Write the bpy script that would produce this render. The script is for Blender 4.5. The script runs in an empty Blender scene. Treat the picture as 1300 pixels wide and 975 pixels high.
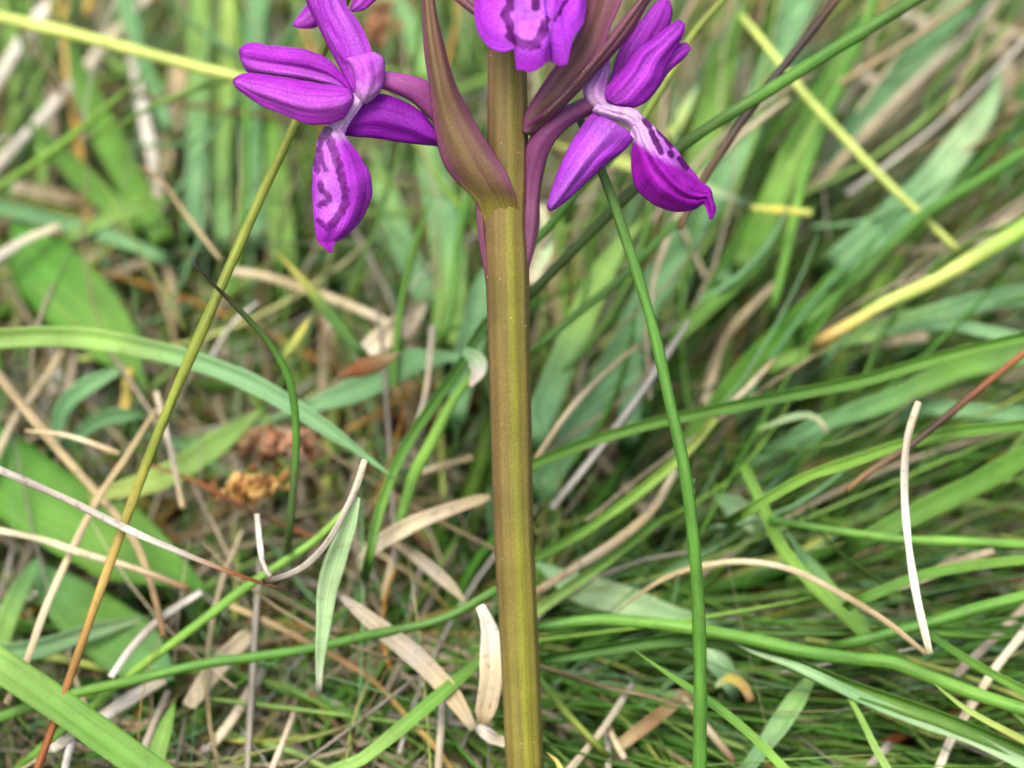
import bpy, math, random
import numpy as np
from mathutils import Vector, noise as mnoise

random.seed(7); rng = np.random.default_rng(7)
scene = bpy.context.scene
COL = scene.collection

# ---------------------------------------------------------------- camera, sky, sun, exposure
D = 0.30                       # metres from lens to the flower stalk
FW = 0.13                      # metres across the frame at that distance
PITCH = math.radians(28)
HC = 0.075                     # height of the frame centre above the soil
FWD = Vector((0, math.cos(PITCH), -math.sin(PITCH)))
UP = Vector((0, math.sin(PITCH), math.cos(PITCH)))
RIGHT = Vector((1, 0, 0))
CAMLOC = Vector((0, 0, HC)) - FWD * D

cam_d = bpy.data.cameras.new('camera'); cam = bpy.data.objects.new('camera', cam_d); COL.objects.link(cam)
cam.location = CAMLOC
cam.rotation_euler = (math.pi / 2 - PITCH, 0, 0)
cam_d.sensor_width = 36; cam_d.lens = 36 * D / FW
cam_d.clip_start = 0.005; cam_d.clip_end = 500
cam_d.dof.use_dof = True
cam_d.dof.focus_distance = D - 0.005
cam_d.dof.aperture_fstop = 14.5
scene.camera = cam

SUN_EL, SUN_AZ = math.radians(58), math.radians(200)
w = bpy.data.worlds.new('World'); scene.world = w; w.use_nodes = True
nt = w.node_tree; bg = nt.nodes['Background']
sky = nt.nodes.new('ShaderNodeTexSky'); sky.sky_type = 'NISHITA'; sky.sun_disc = False
sky.sun_elevation = SUN_EL; sky.sun_rotation = SUN_AZ
sky.dust_density = 6.0; sky.ozone_density = 0.6; sky.air_density = 1.0
nt.links.new(sky.outputs[0], bg.inputs[0]); bg.inputs[1].default_value = 0.15
sun_d = bpy.data.lights.new('sun', 'SUN'); sun = bpy.data.objects.new('sun', sun_d); COL.objects.link(sun)
sun_d.energy = 1.5; sun_d.angle = math.radians(22); sun_d.color = (1.0, 0.95, 0.86)
sd = Vector((math.sin(SUN_AZ) * math.cos(SUN_EL), math.cos(SUN_AZ) * math.cos(SUN_EL), math.sin(SUN_EL)))
sun.rotation_euler = sd.to_track_quat('Z', 'Y').to_euler()
scene.view_settings.view_transform = 'Standard'; scene.view_settings.look = 'None'
scene.view_settings.gamma = 1; scene.view_settings.use_curve_mapping = False
scene.view_settings.exposure = 1.27
scene.cycles.max_bounces = 5; scene.cycles.transmission_bounces = 4
scene.cycles.use_denoising = True
scene.cycles.use_adaptive_sampling = True; scene.cycles.adaptive_threshold = 0.02

# ---------------------------------------------------------------- helpers
def P(px, py, d):
    """point seen at (px, py) of a 1300x975 frame, d millimetres beyond the flower stalk's plane"""
    k = FW / 1300 * (D + d / 1000) / D
    return CAMLOC + FWD * (D + d / 1000) + RIGHT * ((px - 650) * k) + UP * ((487.5 - py) * k)

def turf(py):                  # how far beyond the stalk the top of the turf lies
    return 32 + (975 - py) * 0.14

def SD(py):                    # the stalk leans a little to the lens
    return 0.022 * (py - 487.5)

def lin(c, k=1.0):
    return tuple(k * ((v / 255 + .055) / 1.055) ** 2.4 if v > 10 else k * v / 255 / 12.92 for v in c)

def catmull(pts, n):
    """pts (m,k) array -> n samples of a centripetal-ish spline, spaced by first two columns"""
    p = np.asarray(pts, float); m = len(p)
    if m == 2:
        t = np.linspace(0, 1, n)[:, None]; return p[0] * (1 - t) + p[1] * t
    seg = np.linalg.norm(np.diff(p[:, :2], axis=0), axis=1) + 1e-6
    T = np.concatenate([[0], np.cumsum(seg)])
    tan = np.zeros_like(p)
    tan[1:-1] = (p[2:] - p[:-2]) / (T[2:] - T[:-2])[:, None]
    tan[0] = (p[1] - p[0]) / seg[0]; tan[-1] = (p[-1] - p[-2]) / seg[-1]
    ts = np.linspace(0, T[-1], n); i = np.clip(np.searchsorted(T, ts, 'right') - 1, 0, m - 2)
    h = seg[i][:, None]; s = ((ts - T[i]) / seg[i])[:, None]
    return ((2*s**3 - 3*s**2 + 1) * p[i] + (s**3 - 2*s**2 + s) * h * tan[i]
            + (-2*s**3 + 3*s**2) * p[i+1] + (s**3 - s**2) * h * tan[i+1])

def mesh_obj(name, verts, faces, mat, parent=None, cols=None, uvs=None, smooth=True):
    me = bpy.data.meshes.new(name)
    me.from_pydata([tuple(v) for v in verts], [], faces)
    if smooth: me.polygons.foreach_set('use_smooth', [True] * len(me.polygons))
    if cols is not None:
        a = me.color_attributes.new('col', 'FLOAT_COLOR', 'POINT')
        arr = np.ones((len(verts), 4), np.float32); arr[:, :3] = np.asarray(cols)[:, :3]
        a.data.foreach_set('color', arr.ravel())
    if uvs is not None:
        ul = me.uv_layers.new(name='UVMap')
        li = np.empty(len(me.loops), np.int32); me.loops.foreach_get('vertex_index', li)
        ul.data.foreach_set('uv', np.asarray(uvs, np.float32)[li].ravel())
    me.materials.append(mat)
    o = bpy.data.objects.new(name, me); COL.objects.link(o)
    if parent is not None: o.parent = parent
    return o

def tag(o, label=None, cat=None, group=None, kind=None):
    if label: o['label'] = label
    if cat: o['category'] = cat
    if group: o['group'] = group
    if kind: o['kind'] = kind
    return o

# ---------------------------------------------------------------- materials
def veg_mat(name, rough, transl, streak, spec=0.3, across=6.0, along=0.06, bump=0.15, spots=0.0, grain=0.0):
    m = bpy.data.materials.new(name); m.use_nodes = True
    n = m.node_tree.nodes; L = m.node_tree.links
    b = n['Principled BSDF']; out = n['Material Output']
    at = n.new('ShaderNodeAttribute'); at.attribute_name = 'col'
    uv = n.new('ShaderNodeUVMap'); uv.uv_map = 'UVMap'
    mp = n.new('ShaderNodeMapping'); mp.inputs['Scale'].default_value = (across, along, 1)
    L.new(uv.outputs[0], mp.inputs[0])
    info = n.new('ShaderNodeObjectInfo')
    add = n.new('ShaderNodeVectorMath'); add.operation = 'ADD'
    mul = n.new('ShaderNodeMath'); mul.operation = 'MULTIPLY'; mul.inputs[1].default_value = 57.0
    L.new(info.outputs['Random'], mul.inputs[0])
    L.new(mp.outputs[0], add.inputs[0]); L.new(mul.outputs[0], add.inputs[1])
    ns = n.new('ShaderNodeTexNoise'); ns.inputs['Scale'].default_value = 1.0; ns.inputs['Detail'].default_value = 4
    L.new(add.outputs[0], ns.inputs['Vector'])
    mr = n.new('ShaderNodeMapRange'); mr.inputs[1].default_value = .25; mr.inputs[2].default_value = .75
    mr.inputs[3].default_value = 1 - streak; mr.inputs[4].default_value = 1 + streak
    L.new(ns.outputs[0], mr.inputs[0])
    # blotches
    tc = n.new('ShaderNodeTexCoord')
    n2 = n.new('ShaderNodeTexNoise'); n2.inputs['Scale'].default_value = 140; n2.inputs['Detail'].default_value = 5
    L.new(tc.outputs['Object'], n2.inputs['Vector'])
    mr2 = n.new('ShaderNodeMapRange'); mr2.inputs[1].default_value = .3; mr2.inputs[2].default_value = .7
    mr2.inputs[3].default_value = .78; mr2.inputs[4].default_value = 1.2
    L.new(n2.outputs[0], mr2.inputs[0])
    mm = n.new('ShaderNodeMath'); mm.operation = 'MULTIPLY'; L.new(mr.outputs[0], mm.inputs[0]); L.new(mr2.outputs[0], mm.inputs[1])
    mx = n.new('ShaderNodeVectorMath'); mx.operation = 'MULTIPLY'
    L.new(at.outputs['Color'], mx.inputs[0]); L.new(mm.outputs[0], mx.inputs[1])
    src = mx.outputs[0]
    if spots:
        n3 = n.new('ShaderNodeTexNoise'); n3.inputs['Scale'].default_value = 900; n3.inputs['Detail'].default_value = 2
        L.new(tc.outputs['Object'], n3.inputs['Vector'])
        r3 = n.new('ShaderNodeMapRange'); r3.inputs[1].default_value = .60; r3.inputs[2].default_value = .68
        r3.inputs[3].default_value = 0; r3.inputs[4].default_value = spots
        L.new(n3.outputs[0], r3.inputs[0])
        mixc = n.new('ShaderNodeMix'); mixc.data_type = 'RGBA'
        L.new(r3.outputs[0], mixc.inputs[0]); L.new(src, mixc.inputs[6]); mixc.inputs[7].default_value = (.06, .035, .02, 1)
        src = mixc.outputs[2]
    if grain:
        n4 = n.new('ShaderNodeTexNoise'); n4.inputs['Scale'].default_value = 4200; n4.inputs['Detail'].default_value = 3
        L.new(tc.outputs['Object'], n4.inputs['Vector'])
        r4 = n.new('ShaderNodeMapRange'); r4.inputs[1].default_value = .3; r4.inputs[2].default_value = .7
        r4.inputs[3].default_value = 1 - grain; r4.inputs[4].default_value = 1 + grain
        L.new(n4.outputs[0], r4.inputs[0])
        m4 = n.new('ShaderNodeVectorMath'); m4.operation = 'MULTIPLY'; L.new(src, m4.inputs[0]); L.new(r4.outputs[0], m4.inputs[1]); src = m4.outputs[0]
    L.new(src, b.inputs['Base Color'])
    b.inputs['Roughness'].default_value = rough
    b.inputs['Specular IOR Level'].default_value = spec
    bp = n.new('ShaderNodeBump'); bp.inputs['Strength'].default_value = bump; bp.inputs['Distance'].default_value = 0.0002
    L.new(ns.outputs[0], bp.inputs['Height'])
    last = bp
    if grain:
        bp2 = n.new('ShaderNodeBump'); bp2.inputs['Strength'].default_value = .5; bp2.inputs['Distance'].default_value = 0.00008
        L.new(n4.outputs[0], bp2.inputs['Height']); L.new(bp.outputs[0], bp2.inputs['Normal']); last = bp2
    L.new(last.outputs[0], b.inputs['Normal'])
    if transl:
        tr = n.new('ShaderNodeBsdfTranslucent'); L.new(src, tr.inputs[0])
        ms = n.new('ShaderNodeMixShader'); ms.inputs[0].default_value = transl
        L.new(b.outputs[0], ms.inputs[1]); L.new(tr.outputs[0], ms.inputs[2]); L.new(ms.outputs[0], out.inputs[0])
    return m

M_BLADE = veg_mat('grass_leaf', .5, .32, .28, .25, across=7.0, along=.05, bump=.4, spots=.18)
M_RUSH = veg_mat('rush_stalk', .52, .0, .3, .25, across=7.0, along=.12, bump=.6, spots=.25)
M_DRY = veg_mat('dry_straw', .75, .08, .36, .15, across=7.0, along=.08, bump=.8, spots=.35)
M_PETAL = veg_mat('orchid_petal', .6, .32, .16, .12, across=5.0, along=.12, bump=.7, grain=.28)
M_STEM = veg_mat('orchid_stalk', .5, .0, .16, .3, across=4.0, along=.05, bump=.4, grain=.2)
M_BRACT = veg_mat('orchid_bract', .5, .12, .2, .3, across=4.0, along=.1, bump=.4, grain=.2)
M_PAP = veg_mat('pale_papilla', .4, 0, .05)

def soil_mat():
    m = bpy.data.materials.new('soil'); m.use_nodes = True
    n = m.node_tree.nodes; L = m.node_tree.links; b = n['Principled BSDF']
    tc = n.new('ShaderNodeTexCoord')
    a = n.new('ShaderNodeTexNoise'); a.inputs['Scale'].default_value = 90; a.inputs['Detail'].default_value = 8
    L.new(tc.outputs['Object'], a.inputs['Vector'])
    r = n.new('ShaderNodeValToRGB')
    e = r.color_ramp.elements
    e[0].position = .3; e[0].color = (.02, .014, .008, 1); e[1].position = .75; e[1].color = (.12, .085, .045, 1)
    x = e.new(.52); x.color = (.045, .045, .018, 1)
    L.new(a.outputs[0], r.inputs[0]); L.new(r.outputs[0], b.inputs['Base Color'])
    b.inputs['Roughness'].default_value = .95
    bp = n.new('ShaderNodeBump'); bp.inputs['Distance'].default_value = .002; bp.inputs['Strength'].default_value = .8
    L.new(a.outputs[0], bp.inputs['Height']); L.new(bp.outputs[0], b.inputs['Normal'])
    return m
M_SOIL = soil_mat()

# ---------------------------------------------------------------- ground: one sheet to the horizon, uneven near the orchid
def build_ground():
    ax = np.concatenate([-np.geomspace(60, .6, 14), np.linspace(-.5, .5, 90), np.geomspace(.6, 60, 14)])
    ay = np.concatenate([-np.geomspace(60, .4, 14), np.linspace(-.3, .9, 110), np.geomspace(1, 60, 14)])
    v = []
    for y in ay:
        for x in ax:
            near = max(0, 1 - max(abs(x) / 1.2, abs(y - .3) / 1.5))
            z = (mnoise.noise(Vector((x * 9, y * 9, 0))) * .008 + mnoise.noise(Vector((x * 40, y * 40, 3))) * .003) * min(1, near * 3)
            v.append((x, y, z - .004))
    nx = len(ax)
    f = [(j*nx+i, j*nx+i+1, (j+1)*nx+i+1, (j+1)*nx+i) for j in range(len(ay)-1) for i in range(nx-1)]
    tag(mesh_obj('ground', v, f, M_SOIL), kind='structure')
build_ground()

# ---------------------------------------------------------------- lofted blades, rushes and straws
K = .68    # seen colour -> surface colour
PAL = dict(green=(104,154,58), deep=(82,124,50), light=(142,184,92), glauc=(128,178,122), teal=(108,160,104), pale=(176,208,154),
           lime=(182,200,104), rush=(76,126,44), drush=(70,94,44), straw=(206,194,162), grey=(166,160,146), tan=(172,156,118),
           brown=(136,108,74), dark=(50,38,34), orange=(206,156,72), white=(224,220,208), pink=(184,172,146), ochre=(178,152,84),
           yellow=(216,202,96), rust=(132,80,44), leaf=(86,146,48), bright=(132,180,70), olive=(124,138,50), mint=(192,230,170))
def pal(s): return np.array([lin(PAL[k], K) for k in s.split('>')])

def ring_profile(kind, nseg):
    if kind == 'round':
        a = np.linspace(0, 2*np.pi, 12, endpoint=False)
        return np.stack([np.cos(a), np.sin(a)], 1), (a / (2*np.pi))
    if kind == 'flat':      # dry stalk, slightly flattened and grooved
        a = np.linspace(0, 2*np.pi, 12, endpoint=False)
        r = 1 - .12 * (np.cos(3*a) > .5)
        return np.stack([np.cos(a)*r, np.sin(a)*.6*r], 1), (a / (2*np.pi))
    x = np.array([-1, -.66, -.33, 0, .33, .66, 1.0])
    return None, x

def loft(name, pts, widths, kind, cols, mat, parent=None, tips='', twist=(0, 0), keel=.25, n=None, cap=True, wob=0.0, seed=0, ts=None):
    """pts: world points (m,3); widths: half-widths in metres along the path"""
    p = np.asarray(pts, float); m = len(p)
    T = np.gradient(p, axis=0); T /= np.linalg.norm(T, axis=1)[:, None] + 1e-12
    V = np.array(CAMLOC) - p; V /= np.linalg.norm(V, axis=1)[:, None]
    S = np.cross(T, V); S /= np.linalg.norm(S, axis=1)[:, None] + 1e-9
    N = np.cross(S, T)
    s = np.linspace(0, 1, m)
    tw = np.radians(twist[0] * (1 - s) + twist[1] * s)[:, None]
    S2 = S * np.cos(tw) + N * np.sin(tw); N2 = -S * np.sin(tw) + N * np.cos(tw)
    w = np.array(widths, float).copy()
    if kind == 'blade': w = w / np.maximum(.55, np.cos(tw[:, 0]))
    if 's' in tips: w *= np.clip((s / .22), .02, 1) ** .6
    if 'e' in tips: w *= np.clip(((1 - s) / .22), .02, 1) ** .6
    if 'S' in tips: w *= np.clip((s / .08), .4, 1) ** .6
    if 'E' in tips: w *= np.clip(((1 - s) / .08), .4, 1) ** .6
    if wob:
        w *= 1 + wob * np.array([mnoise.noise(Vector((seed, i * .35, 0))) for i in range(m)])
    if kind in ('round', 'flat'):
        prof, vv = ring_profile(kind, 12)
        ring = np.repeat(prof[None], m, 0) * w[:, None, None]
    else:
        x = np.array([-1, -.66, -.33, 0, .33, .66, 1.0]); th = .00010
        top = np.stack([x, keel * (np.abs(x) ** 1.3)], 1); bot = top[::-1]
        ring = np.concatenate([np.repeat(top[None], m, 0), np.repeat(bot[None], m, 0)], 1) * w[:, None, None]
        tt = np.minimum(th, w * .4)
        k7 = 1 - .6 * np.abs(x); 
        ring[:, 7:, 1] -= tt[:, None] * 2 * k7[::-1]
        ring[:, 3, 1] -= w * .05
        vv = np.concatenate([(x + 1) / 2, (x[::-1] + 1) / 2])
    nr = ring.shape[1]
    verts = p[:, None, :] + ring[:, :, :1] * S2[:, None, :] + ring[:, :, 1:] * N2[:, None, :]
    verts = verts.reshape(-1, 3)
    seglen = np.concatenate([[0], np.cumsum(np.linalg.norm(np.diff(p, axis=0), axis=1))]) * 1000
    wmm = max(w.max() * 2000, .1)
    uv = np.stack([np.tile(vv * wmm, m), np.repeat(seglen, nr)], 1)
    cc = np.asarray(cols)
    ci = np.linspace(0, 1, len(cc)) if len(cc) > 1 else np.array([0.])
    vcol = np.stack([np.interp(s, ci, cc[:, k]) for k in range(3)], 1) if len(cc) > 1 else np.repeat(cc, m, 0)
    vcol = np.repeat(vcol, nr, 0)
    if kind == 'blade':      # paler midrib, as the leaf itself has
        rib = np.tile(np.where(np.abs(np.concatenate([x, x[::-1]])) < .1, 1.12, 1.0), m)[:, None]
        vcol = vcol * rib
    faces = [(i*nr+j, i*nr+(j+1) % nr, (i+1)*nr+(j+1) % nr, (i+1)*nr+j) for i in range(m-1) for j in range(nr)]
    if cap:
        faces.append(tuple(range(nr-1, -1, -1))); faces.append(tuple((m-1)*nr + j for j in range(nr)))
    return mesh_obj(name, verts, faces, mat, parent, vcol, uv)

_seed = [0]
GB, RS, DS, DL = 'grass_strand', 'rush', 'dry_straw', 'dead_leaf'
def B(form, depth, width, path, cols, name, label, cat, tips='', tw=None, keel=None, parent=None, group=None):
    """one plant strand: path = 'x,y x,y ...' where it is seen, depth = share of the way to the turf, or millimetres (first, last)"""
    _seed[0] += 1; r = random.Random(_seed[0] * 13 + 5)
    pt = [tuple(float(a) for a in q.split(',')) for q in path.split()]
    def edge(q): return q[0] <= 3 or q[0] >= 1297 or q[1] <= 3 or q[1] >= 972
    ext0 = edge(pt[0]); ext1 = edge(pt[-1])
    if ext0:
        dx, dy = pt[0][0]-pt[1][0], pt[0][1]-pt[1][1]; l = math.hypot(dx, dy); pt.insert(0, (pt[0][0]+dx/l*110, pt[0][1]+dy/l*110))
    if ext1:
        dx, dy = pt[-1][0]-pt[-2][0], pt[-1][1]-pt[-2][1]; l = math.hypot(dx, dy); pt.append((pt[-1][0]+dx/l*110, pt[-1][1]+dy/l*110))
    L = sum(math.hypot(pt[i+1][0]-pt[i][0], pt[i+1][1]-pt[i][1]) for i in range(len(pt)-1))
    n = int(max(10, min(48, L / 14)))
    q = catmull(pt, n); s = np.linspace(0, 1, n)
    if isinstance(depth, tuple): d = np.interp(s, np.linspace(0, 1, len(depth)), depth)
    else:
        my = sum(a[1] for a in pt) / len(pt)
        if (form == 's' and my > 720) or name == 'broad_leaf': depth *= 1.16
        d = np.array([4 + depth * .84 * (turf(min(1010, max(-40, y))) - 4) for y in q[:, 1]])
    d = d + np.sin(s * 3.1 + r.random() * 6) * 1.2
    ws = np.atleast_1d(np.asarray(width, float))
    wp = np.interp(s, np.linspace(0, 1, len(ws)), ws) * (.86 if form == 's' else 1)
    pts, hw = [], []
    for (x, y), dd, wi in zip(q[:, :2], d, wp):
        v = P(x, y, dd)
        if v.z < .001: v.z = .001
        pts.append(v); hw.append(wi / 2 * FW / 1300 * (D + dd / 1000) / D)
    greenish = form != 's' and name not in (DL, 'leaf_tip', 'dark_stalk') and parent is None
    if greenish:
        lo = 1 if pts[-1].z < pts[0].z else 0
        if not (ext1 if lo else ext0) and ('e' if lo else 's') not in tips:       # run the lower end down into the soil
            e0, e1 = (pts[-1], pts[-3]) if lo else (pts[0], pts[2])
            T = (e0 - e1).normalized(); aim = e0 + T * .004; ray = (aim - CAMLOC).normalized()
            gnd = CAMLOC + ray * ((CAMLOC.z + .004) / -ray.z); ctl = e0 + T * .006; add = []
            for k in range(1, 8):
                t = k / 7; add.append(e0 * (1 - t) ** 2 + ctl * (2 * t * (1 - t)) + gnd * t * t)
            if lo: pts = pts + add; hw = hw + [hw[-1]] * 7
            else: pts = add[::-1] + pts; hw = [hw[0]] * 7 + hw
        if not (ext0 if lo else ext1) and ('s' if lo else 'e') not in tips and form == 'b': tips += 's' if lo else 'e'
    elif name == DL and not tips: tips = r.choice(('S', 'E', '', 'E'))
    if name == RS and not isinstance(depth, tuple) and _seed[0] % 5 in (0, 2): form = 'b'; keel = r.uniform(.45, .9); tw = (r.uniform(-35, 35), r.uniform(-35, 35))
    kind = dict(b='blade', r='round', s='flat')[form]
    mat = dict(b=M_BLADE, r=M_RUSH, s=M_DRY)[form]
    ck = cols.split('>')[0]
    if form == 'b' and ck in ('straw', 'grey', 'tan', 'brown', 'white', 'pink', 'dark'): mat = M_DRY
    if tw is None: tw = (r.uniform(-28, 28), r.uniform(-28, 28)) if form == 'b' else (r.uniform(-20, 20), r.uniform(-20, 20))
    o = loft(name, pts, hw, kind, pal(cols), mat, parent, tips, tw, keel if keel is not None else r.uniform(.12, .3),
             wob=.22 if form == 's' else .14, seed=_seed[0])
    if parent is None: tag(o, label, cat, group)
    return o
# ---------------------------------------------------------------- the orchid
def root_empty(name, loc):
    o = bpy.data.objects.new(name, None); COL.objects.link(o); o.location = loc; o.empty_display_size = .01
    return o
def mixc(a, b, t): return tuple(x * (1 - t) + y * t for x, y in zip(a, b))
def sm(a, b, x):
    t = min(1, max(0, (x - a) / (b - a))); return t * t * (3 - 2 * t)
def dist_poly(x, y, poly):
    best = 1e9
    for (ax, ay), (bx, by) in zip(poly[:-1], poly[1:]):
        dx, dy = bx - ax, by - ay; l = dx * dx + dy * dy + 1e-9
        t = min(1, max(0, ((x - ax) * dx + (y - ay) * dy) / l))
        best = min(best, math.hypot(x - ax - t * dx, y - ay - t * dy))
    return best
def nz(x, y, z=0.0): return mnoise.noise(Vector((x, y, z)))

_ps = [0]
def patch(name, rows, d0, colf, mat, parent, nu=44, nv=26, th=.00022, linear=False, wav=0.0, ruf=0.0, bul=1.0, ridge=()):
    """a petal: rows of (Lx, Ly, Rx, Ry, dL, dC, dR), the edges seen left and right and the depths in mm across it"""
    _ps[0] += 1; sd_ = _ps[0] * 3.7
    r = np.asarray(rows, float)
    if linear:
        T = np.linspace(0, 1, len(r)); t = np.linspace(0, 1, nu)
        q = np.stack([np.interp(t, T, r[:, k]) for k in range(7)], 1)
    else:
        mid = np.concatenate([(r[:, :2] + r[:, 2:4]) / 2, r], 1)
        q = catmull(mid, nu)[:, 2:]
    verts, cols, uvs = [], [], []
    for i in range(nu):
        Lx, Ly, Rx, Ry, dL, dC, dR = q[i]; u = i / (nu - 1)
        for j in range(nv):
            v = j / (nv - 1)
            x = Lx * (1 - v) + Rx * v; y = Ly * (1 - v) + Ry * v
            dd = dL * (1-v) * (1-2*v) + dC * 4 * v * (1-v) + dR * v * (2*v-1)
            e = abs(2 * v - 1)
            for v0, amp, wd in ridge: dd -= amp * math.exp(-((v - v0 - .05 * nz(u * 2, sd_)) / wd) ** 2) * math.sin(math.pi * min(1, max(0, u))) ** .5
            dd += bul * (-.6) * (dC - (dL + dR) / 2) * 4 * v * (1-v) * .75 + .16 * math.cos(v * 5 * math.pi + sd_) * math.sin(math.pi * u)
            dd += ruf * nz(u * 5 + sd_, v * 3) * (.4 + e)
            if wav:
                x += wav * nz(u * 9, v * 2 + sd_, 1) * e ** 4; y += wav * nz(u * 9, v * 2 + sd_, 5) * e ** 4
            verts.append(P(x, y, d0 + dd)); cols.append(colf(x, y, u, v)); uvs.append((v * 6 + sd_, u * 15))
    faces = [(i*nv+j, i*nv+j+1, (i+1)*nv+j+1, (i+1)*nv+j) for i in range(nu-1) for j in range(nv-1)]
    o = mesh_obj(name, verts, faces, mat, parent, cols, uvs)
    so = o.modifiers.new('thickness', 'SOLIDIFY'); so.thickness = th; so.offset = 0
    return o

KP = .74
PUR = lin((174, 56, 198), KP); PLT = lin((206, 116, 226), KP); PDK = lin((122, 16, 152), KP)
LAV = lin((212, 158, 232), KP); WHT = lin((232, 205, 236), KP); MAG = lin((150, 14, 168), KP); MARK = lin((116, 0, 130), KP * .5)
def petal_col(base, light, dark, seed, lightpos=.5, veins=7, edge=.5, base_pale=0.0):
    def f(x, y, u, v):
        c = mixc(base, light, max(0, 1 - abs(v - lightpos) / .32) * .55 + .18 * nz(u * 4, v * 5, seed))  # paler band down the petal: its highlight, painted into the colour
        c = mixc(c, dark, edge * sm(.72, 1.0, abs(2 * v - 1)))
        vein = (0.5 + .5 * math.cos((v + .03 * nz(u * 3, v * 2, seed + 9)) * veins * 2 * math.pi)) ** 6
        c = mixc(c, dark, .42 * vein); c = mixc(c, light, .5 * sm(.93, 1.0, abs(2 * v - 1)))  # veins, then a rim highlight painted in as a thin paler edge line
        if base_pale: c = mixc(c, WHT, base_pale * sm(.75, 1.0, u))
        return c
    return f

ORCH = root_empty('orchid', (P(676, 1240, SD(1240)).x, P(676, 1240, SD(1240)).y, 0))
tag(ORCH, 'purple-flowered orchid with a thick ribbed olive-brown stalk in the middle', 'orchid')
_off = ORCH.location.copy()
def settle(o):                # keep world coordinates under a moved parent
    o.matrix_parent_inverse = ORCH.matrix_world.inverted()
bpy.context.view_layer.update()

# ---- stalk
def build_stalk():
    ctl = [(645, -420, 15), (643, -200, 19), (643, -60, 22.5), (643.5, 80, 23.5), (644, 200, 25), (641, 275, 26.5), (643, 330, 27), (645, 400, 26), (648, 520, 25.6),
           (651, 650, 25.2), (656, 760, 24.8), (661, 860, 24.4), (666, 975, 24.4), (672, 1100, 25), (680, 1400, 27)]
    m, nr = 150, 40
    q = catmull(ctl, m)
    verts, cols, uvs = [], [], []
    OL = lin((134, 138, 46), .66); BR = lin((122, 106, 58), .66); PB = lin((110, 84, 68), .70); DK = lin((94, 80, 42), .70)
    for i in range(m):
        x, y, r = q[i]; c = P(x, y, SD(y)); c2 = P(x, y + 1, SD(y + 1)); T = (c - c2).normalized()
        V = (CAMLOC - c).normalized(); S = T.cross(V).normalized() * -1; N = T.cross(S).normalized()
        if N.dot(V) < 0: N = -N
        S = RIGHT - T * RIGHT.dot(T); S.normalize()
        up = sm(420, 60, y)
        for j in range(nr):
            a = 2 * math.pi * j / nr
            rib = 1 + .034 * math.cos(a * 9 + .5) + .022 * math.cos(a * 17 + 1) - .05 * math.exp(-((a - 1.02) / .1) ** 2) * up
            rr = r * FW / 1300 * rib * (1 + .012 * nz(y * .01, a, 2))
            verts.append(c + S * (rr * math.cos(a)) + N * (rr * math.sin(a)))
            # stripes: brown flanks, olive band down the middle
            sx = math.cos(a)
            st = .5 + .5 * math.cos(a * 9 + .5 + nz(y * .004, a * .7) * 1.2)
            green = math.exp(-((sx - .28) / .36) ** 2) * .9 + .15 * nz(y * .006, a * 3, 4) + .35 * sm(600, 900, y)
            green = min(1, max(0, green - .35 * sm(380, 150, y)))
            col = mixc(BR, OL, green); col = mixc(col, PB, .5 * sm(.45, 1, -sx) * (1 - .6 * sm(650, 950, y)) + .3 * up * (.5 + .5 * nz(y * .02, a * 2, 7)))
            col = mixc(col, DK, .28 * (1 - st))
            cols.append(col); uvs.append((a * 2.4, y * .1))
    f = [(i*nr+j, i*nr+(j+1) % nr, (i+1)*nr+(j+1) % nr, (i+1)*nr+j) for i in range(m-1) for j in range(nr)]
    f.append(tuple(range(nr))); f.append(tuple((m-1)*nr+j for j in range(nr-1, -1, -1)))
    o = mesh_obj('stalk', verts, f, M_STEM, ORCH, cols, uvs); settle(o)
    # pale papillae dotted over it
    pv, pf, pc = [], [], []
    R = random.Random(3)
    def dot(c, r):
        k = len(pv)
        for dx, dy, dz in ((1,0,0),(-1,0,0),(0,1,0),(0,-1,0),(0,0,1),(0,0,-1)): pv.append(c + Vector((dx, dy, dz)) * r); pc.append(lin((225, 205, 165), .7))
        for t in ((0,2,4),(2,1,4),(1,3,4),(3,0,4),(2,0,5),(1,2,5),(3,1,5),(0,3,5)): pf.append(tuple(k + e for e in t))
    for _ in range(90):
        i = R.randrange(20, m - 12); j = int(R.gauss(nr * .25, 5)) % nr
        dot(verts[i*nr+j], R.choice((.00004, .00005, .00008)))
    for i in range(26):
        t = i / 25; kx = 690 + (762 - 690) * t + R.uniform(-1, 1); ky = 146 + (66 - 146) * t + 3 * math.sin(t * 3)
        dot(P(kx, ky, SD(ky) - 5.15), R.choice((.00006, .00009)))
    o2 = mesh_obj('papillae', pv, pf, M_PAP, ORCH, pc, [(0, 0)] * len(pv)); settle(o2); tag(o2, kind='stuff')
build_stalk()

# ---- bracts
BRN = lin((116, 90, 66), .6); BPU = lin((124, 60, 104), .62); BOL = lin((128, 116, 54), .6); BLT = lin((150, 96, 104), K)
def bract_col(seed, purple, olive, keel=.5):
    def f(x, y, u, v):
        c = mixc(BRN, BOL, olive * max(0, 1 - abs(v - keel) / .35) * (.7 + .5 * nz(u * 5, v * 4, seed)))
        c = mixc(c, BPU, min(1, purple * (.55 + .5 * nz(u * 3, v * 5, seed + 3)) + .75 * sm(.55, 1.0, abs(2 * v - 1))))
        vein = (.5 + .5 * math.cos(v * 9 * 2 * math.pi)) ** 4
        return mixc(c, BPU, .22 * vein)
    return f
d = lambda y, o: SD(y) + o
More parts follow.
